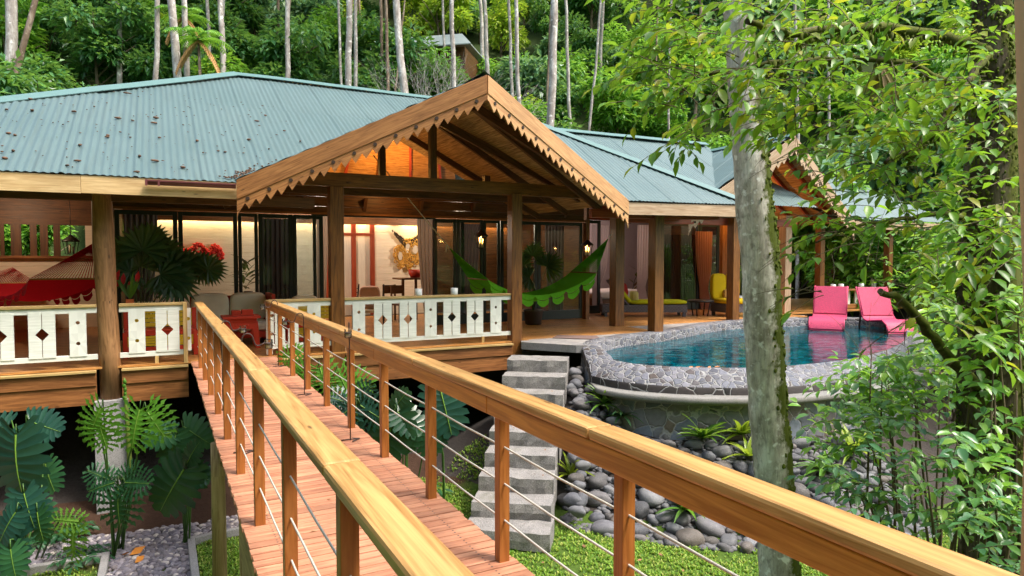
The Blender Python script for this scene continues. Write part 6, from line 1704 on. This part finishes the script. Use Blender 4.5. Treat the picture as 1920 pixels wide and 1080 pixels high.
for i in range(30):
    a = rv(0, 6); leaf(m, (rv(-.1, .1), rv(-.1, .1), rv(.9, 1.5)), (math.cos(a), math.sin(a)*.5, rv(.1, 1)), (0, -.4, 1), rv(.3, .6), .07, .2, .3)
obj('leaves', m, leafmat('purple_green', [(.02, .05, .02), (.07, .015, .03), (.03, .07, .03)]), t)
m = MB(); m.lathe([(.1, 0), (.14, .5), (.1, .9), (.08, .9), (0, .85)], (0, 0, 0), 12, False); obj('vase', m, W['dark'], t)

# ------------------------------------------------------------------ forest on the hillside
FM = {
 'dark': leafmat('forest_dark_leaves', [(.04, .125, .045), (.065, .21, .06), (.12, .29, .065), (.055, .165, .085)], .36, .36),
 'mid': leafmat('forest_green_leaves', [(.065, .20, .028), (.125, .32, .035), (.20, .42, .045), (.075, .245, .055)], .4, .4),
 'lime': leafmat('forest_lime_leaves', [(.20, .36, .03), (.30, .44, .04), (.40, .46, .04), (.14, .30, .03)], .42, .42),
 'blue': leafmat('forest_grey_green_leaves', [(.10, .24, .13), (.17, .33, .17), (.08, .19, .11), (.24, .38, .18)], .36, .3)}
def crown_mesh(kind, rx, rz, n, lsize, seed, clumps=9):
    global rnd
    keep = rnd; rnd = random.Random(seed); m = MB(); cs = []
    for i in range(clumps):
        d = rdir(-.5, 1); q = rnd.random()**.5; cs.append((Vector((d.x*rx*q*.8, d.y*rx*q*.8, rz*.95+d.z*rz*q*.75)), rv(.28, .5)*rx))
    for i in range(n):
        c, r = rnd.choice(cs); d = rdir(-.7, 1); p = c+Vector((d.x*r, d.y*r, d.z*r*.75))*rnd.random()**.33
        o_ = Vector((d.x, d.y, d.z*.3-.25)).normalized(); leaf4(m, p, (o_+rdir()*.7), Vector((0, 0, 1))+rdir()*.5, lsize*rv(.7, 1.35), lsize*rv(.38, .6))
    rnd = keep; return m
def stick(rx, rz, seed):
    r = random.Random(seed); m = MB(); m.tube([(0, 0, -.4), (r.uniform(-.1, .1), 0, rz*.5), (r.uniform(-.2, .2), .1, rz*1.3)], [.09, .07, .03], 6)
    for i in range(5):
        a = r.uniform(0, 6); z = rz*(.4+.12*i); m.tube([(0, 0, z), (math.cos(a)*rx*.35, math.sin(a)*rx*.35, z+rz*.25), (math.cos(a)*rx*.7, math.sin(a)*rx*.7, z+rz*.4)], [.035, .025, .012], 5)
    return m
protos = []
LABK = {'dark': 'dense dark green understory tree on the forest hillside', 'mid': 'fresh green understory tree on the forest hillside', 'lime': 'yellow green shrubby tree on the forest hillside', 'blue': 'grey green broad leafed tree on the forest hillside'}
for k, (kind, rx, rz, n, ls) in enumerate((('dark', 2.3, 2.4, 2600, .34), ('mid', 2.1, 2.5, 2500, .32), ('lime', 1.7, 1.7, 2200, .25), ('blue', 2.2, 2.2, 2000, .42), ('mid', 2.6, 2.0, 2700, .28), ('dark', 2.0, 3.2, 2600, .31), ('lime', 1.6, 2.2, 1900, .23), ('mid', 1.9, 3.3, 2400, .36))):
    me = crown_mesh(kind, rx, rz, n, ls, 40+k).mesh('crown', FM[kind]); ts = stick(rx, rz, 70+k).mesh('trunk', TWIG); protos.append((kind, me, ts))
def forest_tree(x, y, k, s, rz, label=None, group=True):
    kind, me, ts = protos[k]; z = gz1(x, y)
    t = thing('forest_tree', label or LABK[kind], 'tree', (x, y, z), rz, kind+' forest trees on the hillside'); t.scale = (s, s, s*rv(.85, 1.2))
    c = bpy.data.objects.new('crown', me); COL.objects.link(c); c.parent = t
    c = bpy.data.objects.new('trunk', ts); COL.objects.link(c); c.parent = t
    return t
fr_ = random.Random(21); pl = []
tries = 0
while len(pl) < 275 and tries < 14000:
    tries += 1
    Y = 23+(fr_.random()**1.25)*34; X = fr_.uniform(-.92, .95)*Y
    uu, vv = uvof((X, Y))
    if vv < 13.0 and not (uu > 24): continue
    if vv < 3 and uu > 24: continue
    # stay behind the far wings and leave the cabin free
    if abs(X+6) < 5 and 38.5 < Y < 45: continue
    s = fr_.uniform(.65, 1.15)*(1 if Y < 40 else 1.35)
    if any((X-a)**2+(Y-b)**2 < (1.25*(s+c)*.8)**2 for a, b, c in pl): continue
    pl.append((X, Y, s))
    px = 960+FPX*X/Y; q = fr_.random()
    if px > 1150: k = fr_.choice((1, 4, 7, 3, 2, 6, 1, 3))
    elif px < 330: k = fr_.choice((0, 5, 1, 0, 4, 7, 5, 5, 0))
    else: k = fr_.choice((0, 5, 1, 2, 6, 4, 3, 0, 5, 3))
    forest_tree(X, Y, k, s, fr_.uniform(0, 6.28))
# brighter trees nearer at the right, beyond the pool garden
for i, (px, Y, k, s) in enumerate(((1560, 24.5, 7, 1.0), (1650, 26, 1, 1.25), (1740, 23, 4, 1.2), (1830, 25, 7, 1.25), (1900, 21, 2, 1.2), (1700, 30, 3, 1.7), (1800, 31, 1, 1.7), (1890, 30, 7, 1.7), (1600, 32, 6, 1.6), (1500, 31, 2, 1.4), (1950, 26, 4, 1.5), (1860, 17.5, 1, .8), (1780, 18, 6, .7), (1920, 15, 4, .8))):
    X = (px-960)/FPX*Y; forest_tree(X, Y, k, s, i*1.3)
for (X_, Y_, k_, s_) in ((-6.6, 36.6, 0, 1.25), (-4.6, 37.2, 1, 1.15), (-8.6, 37.2, 5, 1.2), (-2.6, 37.4, 3, 1.1), (-5.4, 35.4, 2, 1.0), (-9.8, 38.0, 7, 1.1)): forest_tree(X_, Y_, k_, s_, X_)
# slim pale trunks
SLIM = bark('slim_pale_bark', (.20, .17, .15), (.40, .36, .33), (.62, .60, .57), 3.5, None, 0, .3); SLIMD = bark('slim_brown_bark', (.12, .085, .06), (.25, .18, .13), (.36, .29, .23), 3, None, 0, .3)
topc = crown_mesh('mid', 1.9, 1.6, 420, .5, 333, 7).mesh('crown', FM['mid'])
def slim(px0, py0, px1, wpx, Y, label, mat=SLIM, bend=0, Ztop=27):
    b = at_y(px0, py0, Y); z = gz1(b.x, Y); a1 = at_y(px1, 0, Y); sl_ = (a1.x-b.x)/max(.5, (a1.z-b.z)); base = Vector((b.x-sl_*(b.z-z), Y, z))
    t = thing('slim_tree', label, 'tree', base, 0, 'slim pale trunks behind the roof'); hgt = max(8, Ztop-z); P = []; r0 = wpx/2*Y/FPX
    n = 22; ph = rv(0, 6)
    for i in range(n+1):
        h = hgt*i/n; P.append(Vector((sl_*h+bend*math.sin(math.pi*h/hgt)+.05*math.sin(h*.55+ph)+.02*math.sin(h*1.9+ph), .06*math.sin(h*.4+ph), h-.3)))
    m = MB(); m.tube(P, [r0*(1.15-.55*i/n) for i in range(n+1)], 9, True, .03); obj('trunk', m, mat, t)
    c = bpy.data.objects.new('crown', topc); COL.objects.link(c); c.parent = t; c.location = P[-1]-Vector((0, 0, 1))
    return t
for a in ((25, 185, 18, 19, 26, 'thick pale trunk at the far left above the roof hip'), (38, 55, 42, 6, 31, 'thin pale trunk just right of the thick far left one'), (222, 80, 218, 9, 29, 'pale trunk above dark foliage, left of the roof peak'), (290, 155, 292, 9, 28, 'thin straight trunk right of the dark hollow'),
          (338, 150, 325, 14, 27, 'mottled trunk among palm fronds left of the roof peak'), (347, 150, 345, 10, 28, 'brown trunk close behind the mottled one among fronds'), (417, 138, 411, 10, 30, 'pale trunk rising right behind the roof peak'), (536, 144, 538, 9, 31, 'straight white trunk, second right of the roof peak'),
          (653, 163, 652, 12, 30, 'stout white trunk left of the hillside cabin'), (640, 158, 637, 5, 33, 'thin trunk touching the stout white one'), (760, 187, 745, 15, 29, 'forked pale trunk in front of the hillside cabin'), (849, 158, 848, 9, 31, 'straight pale trunk right above the porch gable slope'),
          (911, 80, 907, 8, 35, 'white trunk high above the porch gable apex'), (972, 187, 970, 8, 30, 'slightly wavy trunk right of the gable apex'), (958, 170, 956, 6, 36, 'grey thin trunk beside the wavy trunk'), (1031, 238, 1038, 15, 28, 'tall white trunk rising behind the right roof ridge'),
          (1104, 240, 1125, 5, 33, 'thin leaning stem over the right roof'), (1256, 110, 1257, 4, 33, 'thin bare stem left of the hanging leaves'), (1495, 250, 1494, 6, 30, 'thin white trunk seen through the hanging leaves'), (1553, 200, 1556, 5, 33, 'thin grey trunk seen deep among the hanging leaves'), (390, 150, 388, 6, 33, 'thin trunk behind the palm fronds')):
    slim(*a)
sr_ = random.Random(77)
for i in range(34):
    px_ = sr_.uniform(20, 1330); Yq = sr_.uniform(33, 46)
    slim(px_, 150, px_+sr_.uniform(-14, 14), sr_.uniform(3, 7), Yq, 'thin background trunk deep in the hillside forest', SLIMD if i % 3 else SLIM)['group'] = 'thin trunks deep in the forest'
slim(45, 183, 106, 10, 25.5, 'curved brown trunk leaning right at the far left', SLIMD, -1.1)
for i, (u_, v_, k, s_) in enumerate(((-8, 13.2, 1, .7), (-6.4, 13.0, 2, .8), (-5, 13.4, 7, .7), (-3.6, 13.0, 4, .7), (-2.2, 13.3, 1, .7))):
    q = H(u_, v_); forest_tree(q.x, q.y, k, s_, i*1.1, 'low green bush seen through the slatted veranda window')['group'] = 'bushes seen through the veranda window'
# the woods that close in behind the bridge: one mass, never in the picture but it shades and is mirrored
sp_ = []
for i in range(44):
    a = R(188)+(i-21.5)/43*R(180); r_ = 15+(i*7 % 5)*3.0; sp_.append((r_*math.sin(a), r_*math.cos(a), i))
V_, F_ = [], []; off = 0; wm_ = crown_mesh('mid', 5.2, 6.5, 2400, .75, 91, 14).mesh('wood_crown', FM['mid'])
for (x, y, i) in sp_:
    me_ = wm_; n_ = len(me_.vertices); co = np.empty(n_*3, np.float32); me_.vertices.foreach_get('co', co); co = co.reshape(-1, 3)
    s_ = .9+(i % 3)*.25; c_ = co*np.array([s_*(-1)**i, s_, s_*1.2]); V_.append(c_+np.array([x, y, GL0-.5])); k = len(V_[-1])//4
    q_ = np.arange(k)*4+off; F_.append(np.stack([q_, q_+2, q_+1], 1)); F_.append(np.stack([q_, q_+3, q_+2], 1)); off += len(V_[-1])
V_ = np.concatenate(V_); F_ = np.concatenate(F_)
me_ = bpy.data.meshes.new('surrounding_woods'); me_.from_pydata(V_.tolist(), [], F_.tolist()); me_.materials.append(FM['mid'])
o_ = bpy.data.objects.new('surrounding_woods', me_); COL.objects.link(o_); tag(o_, 'green woods standing all round the near end of the footbridge', 'woods', None, 'stuff')
# woods that go on over the ridge, one mass
V_, F_ = [], []; off = 0; hr_ = random.Random(9)
for i in range(150):
    y = hr_.uniform(52, 105); x = hr_.uniform(-1.15, 1.15)*y; me_ = protos[i % 8][1]; n_ = len(me_.vertices); co = np.empty(n_*3, np.float32); me_.vertices.foreach_get('co', co); co = co.reshape(-1, 3)[:n_//8*4]
    s_ = hr_.uniform(1.5, 2.6); V_.append(co*s_+np.array([x, y, gz1(x, y)])); k = len(co)//4; q_ = np.arange(k)*4+off
    F_.append(np.stack([q_, q_+2, q_+1], 1)); F_.append(np.stack([q_, q_+3, q_+2], 1)); off += len(co)
me_ = bpy.data.meshes.new('ridge_woods'); me_.from_pydata(np.concatenate(V_).tolist(), [], np.concatenate(F_).tolist()); me_.materials.append(FM['mid'])
o_ = bpy.data.objects.new('ridge_woods', me_); COL.objects.link(o_); tag(o_, 'far woods running on over the ridge above the hillside trees', 'woods', None, 'stuff')
# dry bare bush, palm fronds, cabin up the hill
t = thing('bare_bush', 'leafless pale branching bush left of the porch gable top', 'bush', G(815, 160, 31)); m = MB()
def twigs(p, d, L, r, dep):
    e = p+d*L; m.tube([p, (p+e)/2+rdir()*L*.06, e], [r, r*.8, r*.6], 5, False)
    if dep:
        for i in range(3): twigs(e, (d+rdir()*.65+Vector((0, 0, .1))).normalized(), L*.74, r*.6, dep-1)
zb = at_y(815, 130, 31).z-t.location.z
for i in range(4): twigs(Vector((0, 0, 0)), Vector((rv(-.5, .5), rv(-.3, .3), 1)).normalized(), zb*.38, .035, 4)
obj('branches', m, SLIM, t)
def palm(px, py, Y, s, label, dead=False):
    c = at_y(px, py, Y); b = Vector((c.x, Y, gz1(c.x, Y))); t = thing('palm', label, 'palm', b); m = MB(); h = c.z-b.z
    m.tube([Vector((0, 0, -.2)), Vector((.1, 0, h*.5)), Vector((0, 0, h))], [.09, .07, .05], 8); obj('trunk', m, SLIMD, t)
    f = MB(); f2 = MB()
    for i in range(13):
        a = i*2.4; d = Vector((math.cos(a), math.sin(a), .9)).normalized(); p = Vector((0, 0, h)); dead_ = i % 4 == 0; mbx = f2 if dead_ else f; pts_ = [p]
        if dead_: d = Vector((math.cos(a)*.5, math.sin(a)*.5, -.3)).normalized()
        for k in range(9): d = (d+Vector((0, 0, -.17))).normalized(); p = p+d*s*.16; pts_.append(p.copy())
        mbx.tube(pts_, .015, 4, False)
        for k in range(1, 10):
            dd = (pts_[k]-pts_[k-1]).normalized(); sd = dd.cross(Vector((0, 0, 1))).normalized()
            for sg in (-1, 1):
                for e in (0, .5): leaf4(mbx, pts_[k-1].lerp(pts_[k], e), sd*sg+dd*.5+Vector((0, 0, -.45)), Vector((0, 0, 1)), s*.38*(1-abs(k-4)/9), .07*s)
    obj('fronds', f, FM['mid'], t); obj('dead_fronds', f2, plain('dead_frond', (.45, .26, .10), .8, .3), t)
palm(372, 75, 27, 1.15, 'palm with drooping fronds, some dead, left of the roof peak'); palm(345, 30, 29, 1.0, 'small palm behind the drooping one beside mottled trunks')
zc0 = at_y(760, 118, 40); cb = thing('hillside_cabin', 'dark cabin with pale metal roof half hidden up the forest hill', 'house', (zc0.x, 40, zc0.z-1.6), R(-12))
m = MB(); m.box(-3.6, 3.6, 0, 3, 0, 2.3); obj('wall', m, W['dark'], cb)
DWN = plain('dark_window', (.01, .012, .014), .1, .2)
for q in ((-2.9, -1.6, .9, 1.9), (.2, 1.8, .5, 2.0)):
    m = MB(); m.box(q[0], q[1], -.06, -.01, q[2], q[3]); obj('window', m, DWN, cb)
m = MB(); m.prism([Vector((-4.2, -.9, 2.15)), Vector((4.2, -.9, 2.15)), Vector((3.0, 1.5, 3.5)), Vector((-3.0, 1.5, 3.5))], (0, 0, .06)); m.prism([Vector((-4.2, 3.9, 2.15)), Vector((4.2, 3.9, 2.15)), Vector((3.0, 1.5, 3.5)), Vector((-3.0, 1.5, 3.5))], (0, 0, .06)); obj('roof', m, plain('weathered_metal', (.30, .34, .33), .5, .25), cb)
m = MB(); m.box(-3.8, 3.8, -1.0, -.9, .9, 1.0)
for k in range(9): m.box(-3.8+k*.95, -3.74+k*.95, -1.0, -.94, -3.0, 1.0)
obj('balcony_rail', m, W['dark'], cb)
# small ferns and leaves on the soil under the house
def fern(px, py, Y, s, label):
    b = at_y(px, py, Y); b.z = gz1(b.x, Y); t = thing('fern', label, 'plant', b); m = MB()
    for i in range(12):
        a = i*.55; spray(m, m, (0, 0, .02), (math.cos(a), math.sin(a), .9), s, 14, s*.28, .4, 1.0, .003)
    obj('fronds', m, PHD, t)
fern(100, 900, 9.2, .5, 'low dark fern under the porch near the left edge'); fern(150, 930, 8.6, .4, 'low fern between the pebble bed and the concrete pier'); fern(770, 720, 10.6, .6, 'shaded fern under the porch behind the railing'); fern(700, 730, 10.8, .6, 'shaded fern deep under the porch floor'); fern(900, 930, 8.8, .35, 'small fern by the left side of the stairs')
